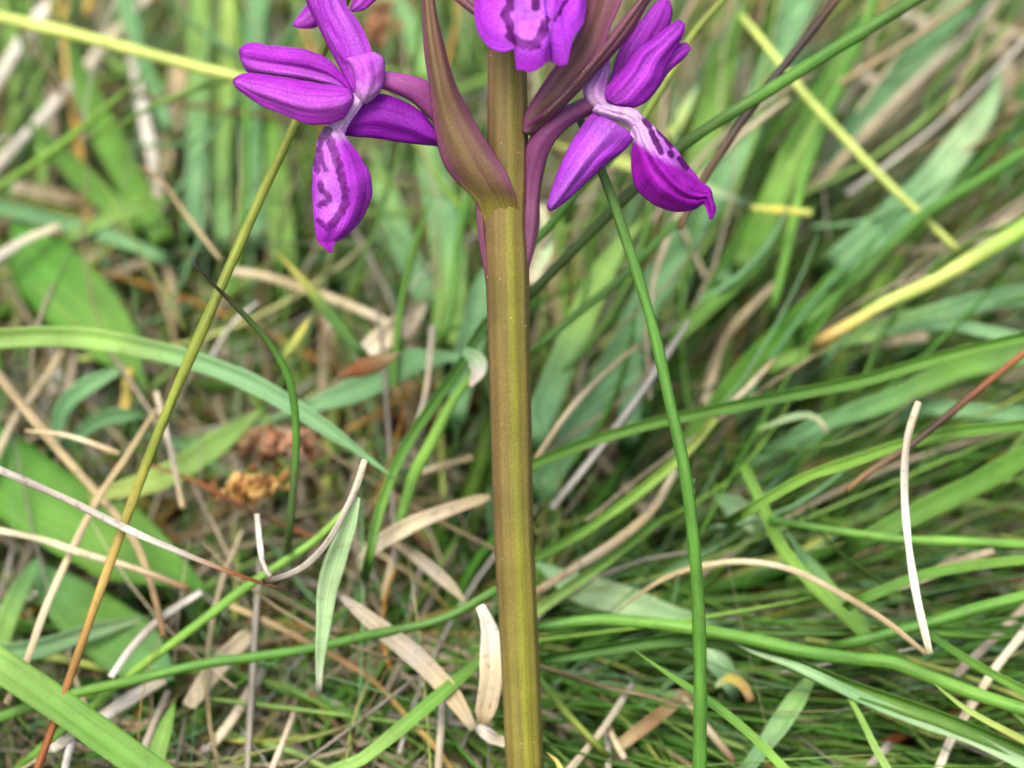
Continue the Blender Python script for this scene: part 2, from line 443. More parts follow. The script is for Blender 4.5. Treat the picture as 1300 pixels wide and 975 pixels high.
# left bract: clasps the stalk low, narrows up past the frame
LB = [(539, -190, 541, -190, -1, -1, -1), (537, -110, 545, -110, 0, -1.2, -.5), (537, -50, 548, -50, 0, -1.5, -.5), (537, 0, 551, 0, 0, -1.8, -.6), (539, 55, 562, 55, 0, -2.2, -.4), (547, 118, 577, 107, .2, -2.6, 0),
      (552, 160, 597, 148, .5, -2.2, 0), (557, 186, 622, 188, .8, -2.2, -.5), (566, 211, 641, 217, 1, -2.1, -1.0), (585, 234, 651, 238, 1.2, -1.6, -.9), (604, 252, 655, 255, 1.3, -.5, .3), (612, 270, 655, 272, 2.0, .12, 1.4), (616, 300, 652, 300, 2.6, .45, 2.2), (620, 330, 648, 330, 3, .9, 2.6)]
LB = [tuple(r[:4]) + tuple(SD((r[1] + r[3]) / 2) - 2.9 + e for e in r[4:]) for r in LB]
_bc = bract_col(1, .3, 1.1, .45)
def lb_col(x, y, u, v):
    return mixc(_bc(x, y, u, v), mixc(lin((124, 102, 58), .72), lin((138, 138, 48), .72), .5 + .4 * nz(x * .12, 1)), sm(226, 260, y + .2 * (620 - x)))
o = patch('bract', LB, 0, lb_col, M_BRACT, ORCH, nu=70, nv=30, th=.0004, wav=1.0); settle(o)
tag(o, 'olive-brown bract with purple margins left of the stalk')
# right bract: broad left wing and a keeled right wing
RW = [(800, -150, 806, -150), (770, -80, 800, -85), (752, -30, 800, -30), (746, 0, 788, 5), (740, 30, 776, 32), (724, 62, 766, 62), (703, 89, 748, 88), (679, 125, 716, 122), (667, 147, 690, 148), (664, 168, 672, 168)]
RW = [r + tuple(SD(r[1]) + e for e in ((-1.5, -3.4, -4.2) if i < 8 else (-1.6, -2.4, -2.2))) for i, r in enumerate(RW)]
o = patch('bract', RW, 0, bract_col(5, .7, .25, .6), M_BRACT, ORCH, nu=60, nv=24, th=.0004); settle(o)
tag(o, 'purple-brown bract rising right of the stalk')
RK = [(862, -80, 866, -80), (832, -30, 846, -30), (812, -2, 823, 2), (781, 36, 802, 40), (755, 70, 780, 66), (718, 115, 748, 100), (688, 144, 716, 134), (668, 160, 690, 159), (665, 168, 672, 171)]
RK = [r + tuple(SD(r[1]) + e for e in ((-4.3, -4.8, -2.8) if i < 7 else (-2.6, -2.8, -1.8))) for i, r in enumerate(RK)]
o = patch('bract', RK, 0, bract_col(8, .9, .12, .2), M_BRACT, ORCH, nu=50, nv=18, th=.0004); settle(o)
tag(o, 'keeled purple flank of the right bract')
# decurrent purple wing on the left below the bract
WL = [(605, 248, 616, 250), (606, 275, 618, 276), (608, 300, 620, 302), (612, 322, 621, 324), (617, 345, 622, 348), (620, 362, 622, 362)]
WL = [r + (SD(r[1]) - .6, SD(r[1]) - 1.0, SD(r[1]) - .6) for r in WL]
o = patch('wing', WL, 0, bract_col(11, 1.0, 0), M_BRACT, ORCH, nu=24, nv=8, th=.0006); settle(o)

def tube(name, ctl, colf, mat, parent, nr=20, n=50, ribs=0):
    """ctl: (x, y, radius px, depth mm)"""
    q = catmull(ctl, n); c = [P(a[0], a[1], a[3]) for a in q]
    verts, cols, uvs = [], [], []
    for i in range(n):
        T = (c[min(i+1, n-1)] - c[max(i-1, 0)]).normalized(); V = (CAMLOC - c[i]).normalized()
        S = T.cross(V).normalized(); N = S.cross(T)
        for j in range(nr):
            a = 2 * math.pi * j / nr; rr = max(q[i][2], .4) * FW / 1300 * (1 + ribs * math.cos(6 * a + .12 * i))
            verts.append(c[i] + S * rr * math.cos(a) + N * rr * math.sin(a)); cols.append(colf(i / (n-1), a)); uvs.append((a * 2, i * .5))
    f = [(i*nr+j, i*nr+(j+1) % nr, (i+1)*nr+(j+1) % nr, (i+1)*nr+j) for i in range(n-1) for j in range(nr)]
    f.append(tuple(range(nr-1, -1, -1))); f.append(tuple((n-1)*nr+j for j in range(nr)))
    return mesh_obj(name, verts, f, mat, parent, cols, uvs)
def ovary_col(c1, c2):
    return lambda u, a: mixc(mixc(c1, c2, u), BPU, .4 * (.5 + .5 * math.cos(6 * a + 6 * u)) ** 2)

def flower(px, py, dd, label):
    o = root_empty('flower', P(px, py, dd)); o.parent = ORCH
    bpy.context.view_layer.update(); o.matrix_parent_inverse = ORCH.matrix_world.inverted(); bpy.context.view_layer.update()
    tag(o, label); return o
def under(fl, o, label=None):
    o.parent = fl; o.matrix_parent_inverse = fl.matrix_world.inverted()
    if label: tag(o, label)
    return o

# ---- left flower
F1 = flower(460, 120, -12, 'purple flower left of the stalk with hanging lip'); d1 = -9.2
under(F1, patch('sepal', [(296, 101, 297, 105, 1.5, 1.4, 1.5), (303, 95, 303, 113, 1, -.1, 1), (320, 94, 327, 130, .6, -1.4, .6), (345, 97, 357, 143, .2, -2.4, .2), (375, 101, 388, 156, 0, -3, .2),
      (405, 106, 417, 157, 0, -3, .4), (428, 110, 437, 148, .2, -2.4, .6), (442, 114, 447, 132, .5, -1, .8), (447, 119, 449, 124, .8, .5, .9)], d1 - 3,
      petal_col(PUR, PLT, PDK, 1, .55, 6, .25), M_PETAL, None, wav=1.2, ridge=((.12,.35,.06),(.5,.25,.12),(.72,-.2,.06)), ruf=.3))
under(F1, patch('petal', [(304, 66, 306, 76, .8, .6, .8), (310, 58, 312, 88, .2, -1.0, .8), (322, 55, 324, 97, 0, -1.6, 1.0), (345, 58, 346, 101, 0, -2, 1.2), (375, 61, 372, 105, 0, -2.2, 1.4), (402, 68, 398, 109, .1, -2, 1.6),
      (424, 82, 420, 113, .3, -1.6, 1.6), (438, 100, 434, 117, .5, -.6, 1.4), (446, 114, 444, 120, .8, .4, 1)], d1 - 1.6,
      petal_col(PUR, PLT, PDK, 2, .78, 6, .55), M_PETAL, None, wav=1.5, ridge=((.74,.6,.1),(.5,-.35,.08),(.25,.2,.1)), ruf=.4))  # paler band painted where light catches the ridge
under(F1, patch('sepal', [(376, -80, 392, -85, 1, 0, 1), (378, -45, 415, -50, 1, -1.2, 1), (389, 0, 434, 0, .8, -1.6, 1), (402, 28, 454, 28, .6, -1.8, 1), (419, 62, 466, 56, .4, -1.7, .9), (434, 90, 470, 68, .2, -1.5, .8), (446, 112, 466, 100, .2, -1, .6), (451, 122, 458, 124, .4, .1, .5)],
      d1 + .2, petal_col(lin((170, 56, 200), KP), lin((196, 104, 220), KP), PDK, 3, .4, 5, .3), M_PETAL, None, nv=30, ridge=((.3,.55,.07),(.52,-.5,.07),(.75,.3,.1)), ruf=.5))
under(F1, patch('petal', [(392, -52, 420, -54, .2, -.4, .8), (400, -22, 432, -22, -.1, -.8, .9), (404, 8, 441, 8, -.3, -1.1, .9), (412, 32, 457, 31, -.4, -1.2, .9), (424, 56, 468, 55, -.4, -1.2, .8), (434, 74, 472, 69, -.2, -.9, .7), (445, 92, 470, 84, .2, -.3, .6)],
      d1 - .5, petal_col(lin((176, 66, 208), KP), lin((204, 118, 230), KP), PDK, 31, .6, 5, .45), M_PETAL, None, ridge=((.45, .2, .1),), wav=1.4, ruf=.4))
def hood_col(x, y, u, v):
    c = mixc(lin((172, 66, 196), KP), PLT, .5 + .5 * nz(x * .08, y * .08, 2)); return mixc(c, WHT, .45 * sm(95, 130, y))
under(F1, patch('petal', [(440, 74, 474, 66, 0, -1.6, .4), (446, 84, 486, 74, 0, -2.6, .8), (450, 96, 488, 86, 0, -3.0, 1), (452, 108, 487, 104, .1, -2.9, 1), (452, 118, 480, 118, .3, -2.2, .9), (455, 126, 471, 127, .6, -.8, .8), (460, 130, 464, 131, .8, .3, .8)],
      d1 - .9, hood_col, M_PETAL, None, ridge=((.35,.18,.12),), ruf=.25), 'rounded hood petal paling to the throat')
def throat_col(x, y, u, v): return mixc(mixc(WHT, LAV, .5 + .5 * nz(x * .1, y * .1)), PLT, .5 * sm(.2, 0, min(v, 1 - v)) + .35 * sm(.3, 0, u))
under(F1, patch('throat', [(448, 118, 470, 124, .5, -.6, .6), (442, 128, 462, 130, .4, -1, .5), (433, 142, 453, 143, .4, -1, .5), (424, 152, 444, 156, .4, -.9, .5), (417, 160, 438, 168, .4, -.7, .5), (412, 166, 437, 176, .4, -.4, .5)],
      d1 - .4, throat_col, M_PETAL, None, nu=24, nv=14))
LOOP1 = [(416, 164), (420, 182), (426, 196), (430, 212), (434, 228), (439, 246), (438, 260), (431, 273), (422, 284), (416, 288)]
LOOP2 = [(415, 166), (409, 176), (407, 190), (409, 205), (413, 215)]
LOOP3 = [(407, 232), (409, 242), (416, 246), (418, 254), (411, 258), (406, 260)]
LOOP4 = [(405, 280), (412, 286), (418, 289)]
LOOP5 = [(402, 190), (402, 206), (404, 218)]
LOOP6 = [(461, 246), (459, 262), (452, 276)]
def lip1_col(x, y, u, v):
    inner = sm(24, 6, abs(x - (413 + (y - 160) * .06))) * sm(300, 255, y) * (.6 + .5 * nz(x * .1, y * .06, 4))
    c = mixc(lin((176, 58, 208), KP), lin((208, 132, 238), KP), max(0, min(1, inner)))
    c = mixc(c, MAG, .5 * sm(285, 310, y)); c = mixc(c, WHT, .75 * sm(186, 164, y))
    wob = 3.2 * nz(x * .16, y * .16, 7) + 1.2 * nz(x * .5, y * .5, 2)
    m = max(sm(6.6, 4.2, dist_poly(x + wob, y, LOOP1)), .5 * sm(5, 1.4, dist_poly(x, y, LOOP6)), *(sm(4.6, 2.8, dist_poly(x + wob, y + wob, p)) for p in (LOOP2, LOOP3, LOOP4, LOOP5)))
    c = mixc(c, MARK, .95 * m * (.8 + .3 * nz(x * .15, y * .15, 1)))
    vein = (.5 + .5 * math.cos(v * 9 * 2 * math.pi)) ** 5 * sm(.6, .8, v)
    return mixc(c, MARK, .3 * vein)
under(F1, patch('lip', [(413, 160, 436, 170, .6, -.6, .6), (407, 170, 440, 177, .5, -1.2, .6), (403, 182, 448, 187, .4, -2, .8), (400, 200, 460, 203, .6, -2.8, 1.2), (397, 226, 469, 224, .9, -3.2, 1.6), (397, 246, 471.5, 244, 1.1, -3.2, 1.8), (398, 265, 465, 267, 1.2, -2.8, 1.9),
      (400, 288, 452, 288, 1.2, -1.8, 1.8), (402, 301, 436, 301, 1.3, -.6, 1.6), (406, 308, 426, 307, 1.2, .4, 1.4), (412, 314, 423, 312, 1.1, .8, 1.2), (418, 320, 421, 320, 1.2, 1.2, 1.2)], d1 - .6, lip1_col, M_PETAL, None, ridge=((.25,.15,.08),(.45,-.2,.1),(.68,.25,.1),(.86,-.15,.06)), nu=110, nv=64, wav=1.6, ruf=.5), 'hanging lip with dark looped markings')
under(F1, patch('spur', [(437, 150, 437, 171, .6, -.2, .6), (455, 134, 452, 173, .3, -1.2, .7), (479, 120, 470, 174, .2, -2.0, .9), (507, 127, 497, 178, .2, -2.2, 1), (535, 143, 526, 182, .3, -2, 1.2), (552, 163, 548, 184, .4, -1.2, 1.2), (566, 178, 565, 186, .8, 0, 1)],
      d1 + 2.4, petal_col(lin((128, 24, 160), KP), lin((150, 50, 180), KP), PDK, 6, .4, 6, .6), M_PETAL, None, ruf=.3), 'broad dark purple spur behind the throat')
under(F1, tube('ovary', [(478, 102, 9, -7.6), (492, 103, 11, -7), (512, 108, 13.5, -6.6), (532, 116, 16, -6), (552, 134, 17, -5.2), (580, 165, 15, -4.6), (604, 205, 12, -4.2), (622, 240, 8, -4)], ovary_col(lin((150, 66, 150), K), lin((128, 74, 78), K)), M_BRACT, None, ribs=.06))

# ---- flower behind the left one, only its lower petals in the frame
F3 = flower(430, -40, -6, 'purple flower mostly above the frame behind the left flower'); d3 = -3
under(F3, patch('sepal', [(371, 31, 373, 34, 0, 0, 0), (378, 22, 386, 36, 0, -.6, 0), (388, 8, 402, 34, 0, -1, .2), (400, -12, 424, 12, 0, -1.2, .3), (415, -40, 444, -22, .2, -.6, .4), (428, -60, 446, -52, .4, .2, .5)], d3, petal_col(PUR, PLT, PDK, 12, .4), M_PETAL, None, nu=24, nv=16))
under(F3, patch('petal', [(444, 12, 447, 15, 0, 0, 0), (448, 2, 462, 12, 0, -.6, 0), (452, -8, 474, 2, 0, -.8, .2), (450, -30, 492, -14, 0, -1, .3), (448, -54, 476, -46, .2, -.4, .4)], d3 + .5, petal_col(PUR, PLT, PDK, 13, .4), M_PETAL, None, nu=24, nv=16))
under(F3, patch('lip', [(425, -60, 452, -58, 0, -.4, 0), (414, -90, 470, -92, 0, -2, 0), (418, -120, 472, -122, 0, -1.6, 0), (440, -150, 455, -150, 0, 0, 0)], d3 + .2, petal_col(PUR, LAV, MARK, 14, .5), M_PETAL, None, nu=30, nv=20))

# ---- central flower: its lip hangs into the frame before the stalk
F4 = flower(670, -40, -24, 'central purple flower at the top with dark-looped lip'); d4 = -19
bot = [(602.5, 4), (603, 22), (606, 37), (611, 48), (618, 57), (626, 63), (634, 66), (641, 66), (648, 64), (653.5, 61), (655.5, 80), (657, 89), (664, 89), (671, 92), (679, 90), (686, 86), (692, 81), (698, 76), (700.5, 78), (704, 81), (712, 84), (720, 82), (723, 66), (727, 48), (734, 39), (740, 30), (743, 12), (743, -2)]
rows4 = []
for i, (x, y) in enumerate(bot):
    t = i / (len(bot) - 1); tx = 640 + (x - 640) * .55 + 10; ty = -70
    cd = -3.0 * math.sin(math.pi * t); lob = 1.1 if x > 699 else 0
    rows4.append((tx, ty, x, y, 1 - 1.5 * math.sin(math.pi * t), cd - 1.2 + lob, cd + .4 + lob * 1.2))
L4 = [[(650, -10), (648, 6), (641, 20), (648, 31), (648, 46), (658, 53), (668, 58), (680, 56), (688, 44), (690, 34), (694, 26)], [(680, -8), (680, 9)], [(722, -4), (712, 10), (704, 26)], [(696, 58), (694, 74)]]
def lip4_col(x, y, u, v):
    cen = sm(46, 14, math.hypot(x - 668, (y - 22) * .8)) * (.7 + .4 * nz(x * .1, y * .1, 3))
    c = mixc(lin((178, 62, 220), KP), lin((204, 116, 246), KP), max(0, min(1, cen)))
    c = mixc(c, MAG, .45 * sm(62, 88, y) + .25 * sm(628, 606, x))
    wob = 3.2 * nz(x * .14, y * .14, 9) + 1.2 * nz(x * .5, y * .5, 2)
    m = max(sm(7, 4.6, dist_poly(x + wob, y + wob, L4[0])) * (.9 + .3 * nz(x * .07, y * .07, 4)), sm(6.6, 4.6, dist_poly(x, y, L4[1])), sm(3.4, 1.2, dist_poly(x + wob, y, L4[2])), .5 * sm(6, 2, dist_poly(x, y, L4[3])))
    c = mixc(c, MARK, min(1, .95 * m))
    return mixc(c, MARK, .35 * sm(3, 1, abs(x - (699.5 + max(0, 40 - y) * .16))))
under(F4, patch('lip', rows4, d4, lip4_col, M_PETAL, None, ridge=((.8,.12,.08),), nu=150, nv=80, linear=True, ruf=.6), 'frilled lip with dark looped markings')
under(F4, patch('petal', [(648, -62, 690, -62, 0, -1, 0), (636, -90, 700, -92, 0, -3, 0), (640, -130, 696, -130, 0, -3, 0), (662, -165, 676, -165, 0, 0, 0)], d4 + 1, petal_col(PUR, PLT, PDK, 16), M_PETAL, None, nu=30, nv=20))
under(F4, patch('sepal', [(640, -66, 650, -58, 0, -.5, 0), (610, -100, 636, -78, 0, -2, 0), (575, -125, 590, -104, 0, -1, 0), (562, -128, 566, -122, 0, 0, 0)], d4 + 2, petal_col(PUR, PLT, PDK, 17), M_PETAL, None, nu=26, nv=18))
under(F4, patch('sepal', [(690, -66, 704, -60, 0, -.5, 0), (706, -98, 736, -80, 0, -2, 0), (748, -128, 766, -106, 0, -1, 0), (780, -130, 784, -126, 0, 0, 0)], d4 + 2, petal_col(PUR, PLT, PDK, 18), M_PETAL, None, nu=26, nv=18))
under(F4, tube('ovary', [(664, -70, 9, d4 + 2), (660, -95, 12, d4 + 5), (650, -70, 13, -15), (648, -10, 10, -13), (646, 30, 5, -12)], ovary_col(lin((150, 66, 150), K), lin((128, 74, 78), K)), M_BRACT, None, ribs=.05))
# tip of the bract that peeks in left of the central lip
o = patch('bract', [(556, -40, 572, -44), (566, -14, 588, -14), (578, 2, 606, 4), (590, 12, 610, 16), (602, 20, 622, 26), (620, 30, 632, 36)], 0, lambda *a: (0, 0, 0), M_BRACT, ORCH) if False else None
PB_ = [(548, -40, 562, -46), (560, -14, 584, -20), (575, -1, 604, -2), (590, 10, 618, 12), (606, 21, 630, 26), (624, 32, 636, 38)]
PB_ = [r + (-14, -15, -14) for r in PB_]
o = patch('bract', PB_, 0, bract_col(21, .95, .1), M_BRACT, ORCH, nu=26, nv=12, th=.0004); settle(o); tag(o, 'dark purple bract behind the central lip')

# ---- right flower
F2 = flower(790, 140, -11, 'purple flower right of the stalk with folded lip'); d2 = -8.6
under(F2, patch('petal', [(844, -3, 850, 2, .4, 0, .4), (832, 5, 853, 14, .4, -.8, .6), (818, 22, 850, 30, .4, -1.2, .8), (802, 40, 842, 50, .4, -1.4, .9), (786, 66, 830, 78, .4, -1.4, 1), (776, 96, 812, 108, .5, -1, 1), (769, 116, 786, 124, .8, 0, 1)], d2 + .8,
      petal_col(PUR, lin((184, 84, 214), KP), PDK, 21, .25, 5, .4), M_PETAL, None, ruf=.3))
under(F2, patch('sepal', [(863, 25, 869, 31, .3, 0, .3), (848, 34, 867, 44, .2, -1.2, .6), (828, 50, 857, 62, 0, -2.2, .8), (806, 64, 846, 82, 0, -2.8, 1), (792, 84, 838, 104, .1, -2.8, 1.1), (776, 104, 824, 122, .3, -2.2, 1.1), (768, 115, 808, 135, .5, -1.2, 1.2), (769, 126, 784, 135, .8, .2, 1)], d2 - 1.6,
      petal_col(lin((166, 48, 196), KP), lin((196, 92, 224), KP), PDK, 22, .5, 6, .35), M_PETAL, None, ridge=((.3,.3,.08),(.55,-.3,.08),(.75,.2,.06)), ruf=.3))
under(F2, patch('petal', [(872, 54, 877, 61, .3, 0, .3), (856, 58, 868, 73, .2, -.8, .5), (840, 72, 848, 92, 0, -1.2, .6), (828, 92, 836, 110, 0, -1.3, .7), (810, 112, 821, 128, .2, -1, .8), (796, 126, 804, 136, .4, 0, .8)], d2 + .5,
      petal_col(PUR, lin((180, 70, 210), KP), PDK, 23, .5, 4, .35), M_PETAL, None, ruf=.2))
def col2(x, y, u, v): return mixc(mixc(PLT, LAV, .5 + .5 * nz(x * .07, y * .07)), WHT, .8 * sm(100, 138, y))
under(F2, patch('petal', [(768, 66, 773, 70, .3, -.2, .3), (762, 80, 774, 86, .2, -1, .4), (752, 96, 772, 100, .2, -1.6, .5), (741, 112, 770, 114, .2, -2, .6), (744, 126, 772, 124, .2, -2, .6), (754, 137, 778, 130, .3, -1.4, .6), (764, 143, 780, 136, .5, 0, .6)], d2 - .2, col2, M_PETAL, None, nu=30, nv=18), 'pale hood petal over the throat')
def throat2(x, y, u, v): return mixc(mixc(WHT, LAV, .45 + .5 * nz(x * .12, y * .12)), PLT, .35 * sm(.2, 0, min(v, 1 - v)))
under(F2, patch('throat', [(758, 132, 752, 140, .2, -.6, .2), (772, 133, 764, 146, .1, -1.2, .3), (788, 136, 780, 152, 0, -1.4, .5), (800, 137, 795, 158, 0, -1.4, .6), (810, 142, 804, 168, .1, -1.2, .8), (816, 148, 808, 176, .4, -.6, 1)], d2 - 1.6, throat2, M_PETAL, None, nu=26, nv=16))
under(F2, patch('sepal', [(758, 140, 806, 172, .6, -.6, .6), (748, 148, 803, 178, .5, -1.4, .8), (734, 168, 790, 192, .4, -2.2, 1), (720, 192, 772, 206, .3, -2.4, 1), (708, 220, 748, 228, .3, -2.1, 1), (699, 246, 722, 252, .4, -1.4, .9), (695, 262, 706, 264, .6, -.3, .8), (697, 266, 700, 266.5, .8, .7, .8)], d2 - 1.2,
      petal_col(lin((168, 66, 206), KP), lin((204, 124, 236), KP), lin((124, 20, 156), KP), 25, .45, 7, .4), M_PETAL, None, ridge=((.5,.3,.1),(.7,-.15,.05),(.3,-.15,.05)), nu=54, nv=30, ruf=.3))
FOLD = [(806, 178), (838, 202), (868, 217), (898, 238)]
MK2 = [[(818, 154), (824, 161)], [(826, 168), (832, 180), (839, 194)], [(845, 176), (851, 186)], [(850, 194), (852, 198)], [(862, 202), (870, 214)], [(836, 166), (841, 172)]]
def lip2_col(x, y, u, v):
    yf = np.interp(x, [q[0] for q in FOLD], [q[1] for q in FOLD])
    below = sm(-5, 5, y - yf)
    up = mixc(lin((196, 110, 226), KP), WHT, .65 * sm(850, 806, x)); up = mixc(up, lin((176, 44, 196), KP), sm(842, 884, x))
    c = mixc(up, mixc(lin((150, 18, 172), KP), lin((168, 36, 188), KP), .5 + .5 * nz(x * .05, y * .05, 2)), below)
    m = max(sm(4.8, 3.0, dist_poly(x + nz(x*.2, y*.2), y, p)) for p in MK2)
    c = mixc(c, MARK, .95 * m * (1 - below))
    vein = (.5 + .5 * math.cos((x * .6 + y * .35) * .35)) ** 6 * below
    return mixc(c, MARK, .22 * vein)
under(F2, patch('lip', [(808, 142, 800, 170, 1.0, -.2, .6), (816, 148, 805, 178, .8, -1.6, .8), (828, 159, 802, 196, .6, -3.0, 1.2), (844, 175, 803, 216, .4, -4.0, 1.8), (858, 190, 807, 236, .4, -4.4, 2.2), (870, 206, 818, 250, .4, -4.2, 2.4), (880, 219, 834, 261, .5, -3.6, 2.2), (888, 229, 858, 268, .6, -2.4, 1.8), (897, 236, 880, 266, .8, -1.2, 1.4), (902, 241, 892, 259, .8, -.2, 1), (905, 254, 896, 262, .7, .1, .8), (908, 265, 899, 270, .7, .3, .7), (905, 277, 902, 279, .6, .6, .6)],
      d2 - 1.8, lip2_col, M_PETAL, None, ridge=((.42,.7,.06),(.56,-.3,.06)), nu=110, nv=60, wav=1.2, ruf=.6), 'folded lip with a hooked tip and dark dashes')
under(F2, tube('ovary', [(766, 128, 8, -8), (748, 134, 10.5, -7.6), (722, 146, 12, -8.2), (700, 162, 14, -8.2), (684, 186, 15, -7.2), (677, 215, 13.5, -6.2), (674, 250, 11, -5.2), (672, 285, 11.5, -4.4), (669, 318, 8.5, -3.7), (664, 352, 4, -3)], ovary_col(lin((120, 48, 110), K), lin((130, 84, 112), K)), M_BRACT, None, ribs=.09, n=70))

# ---------------------------------------------------------------- grasses, rushes and straws one can tell apart

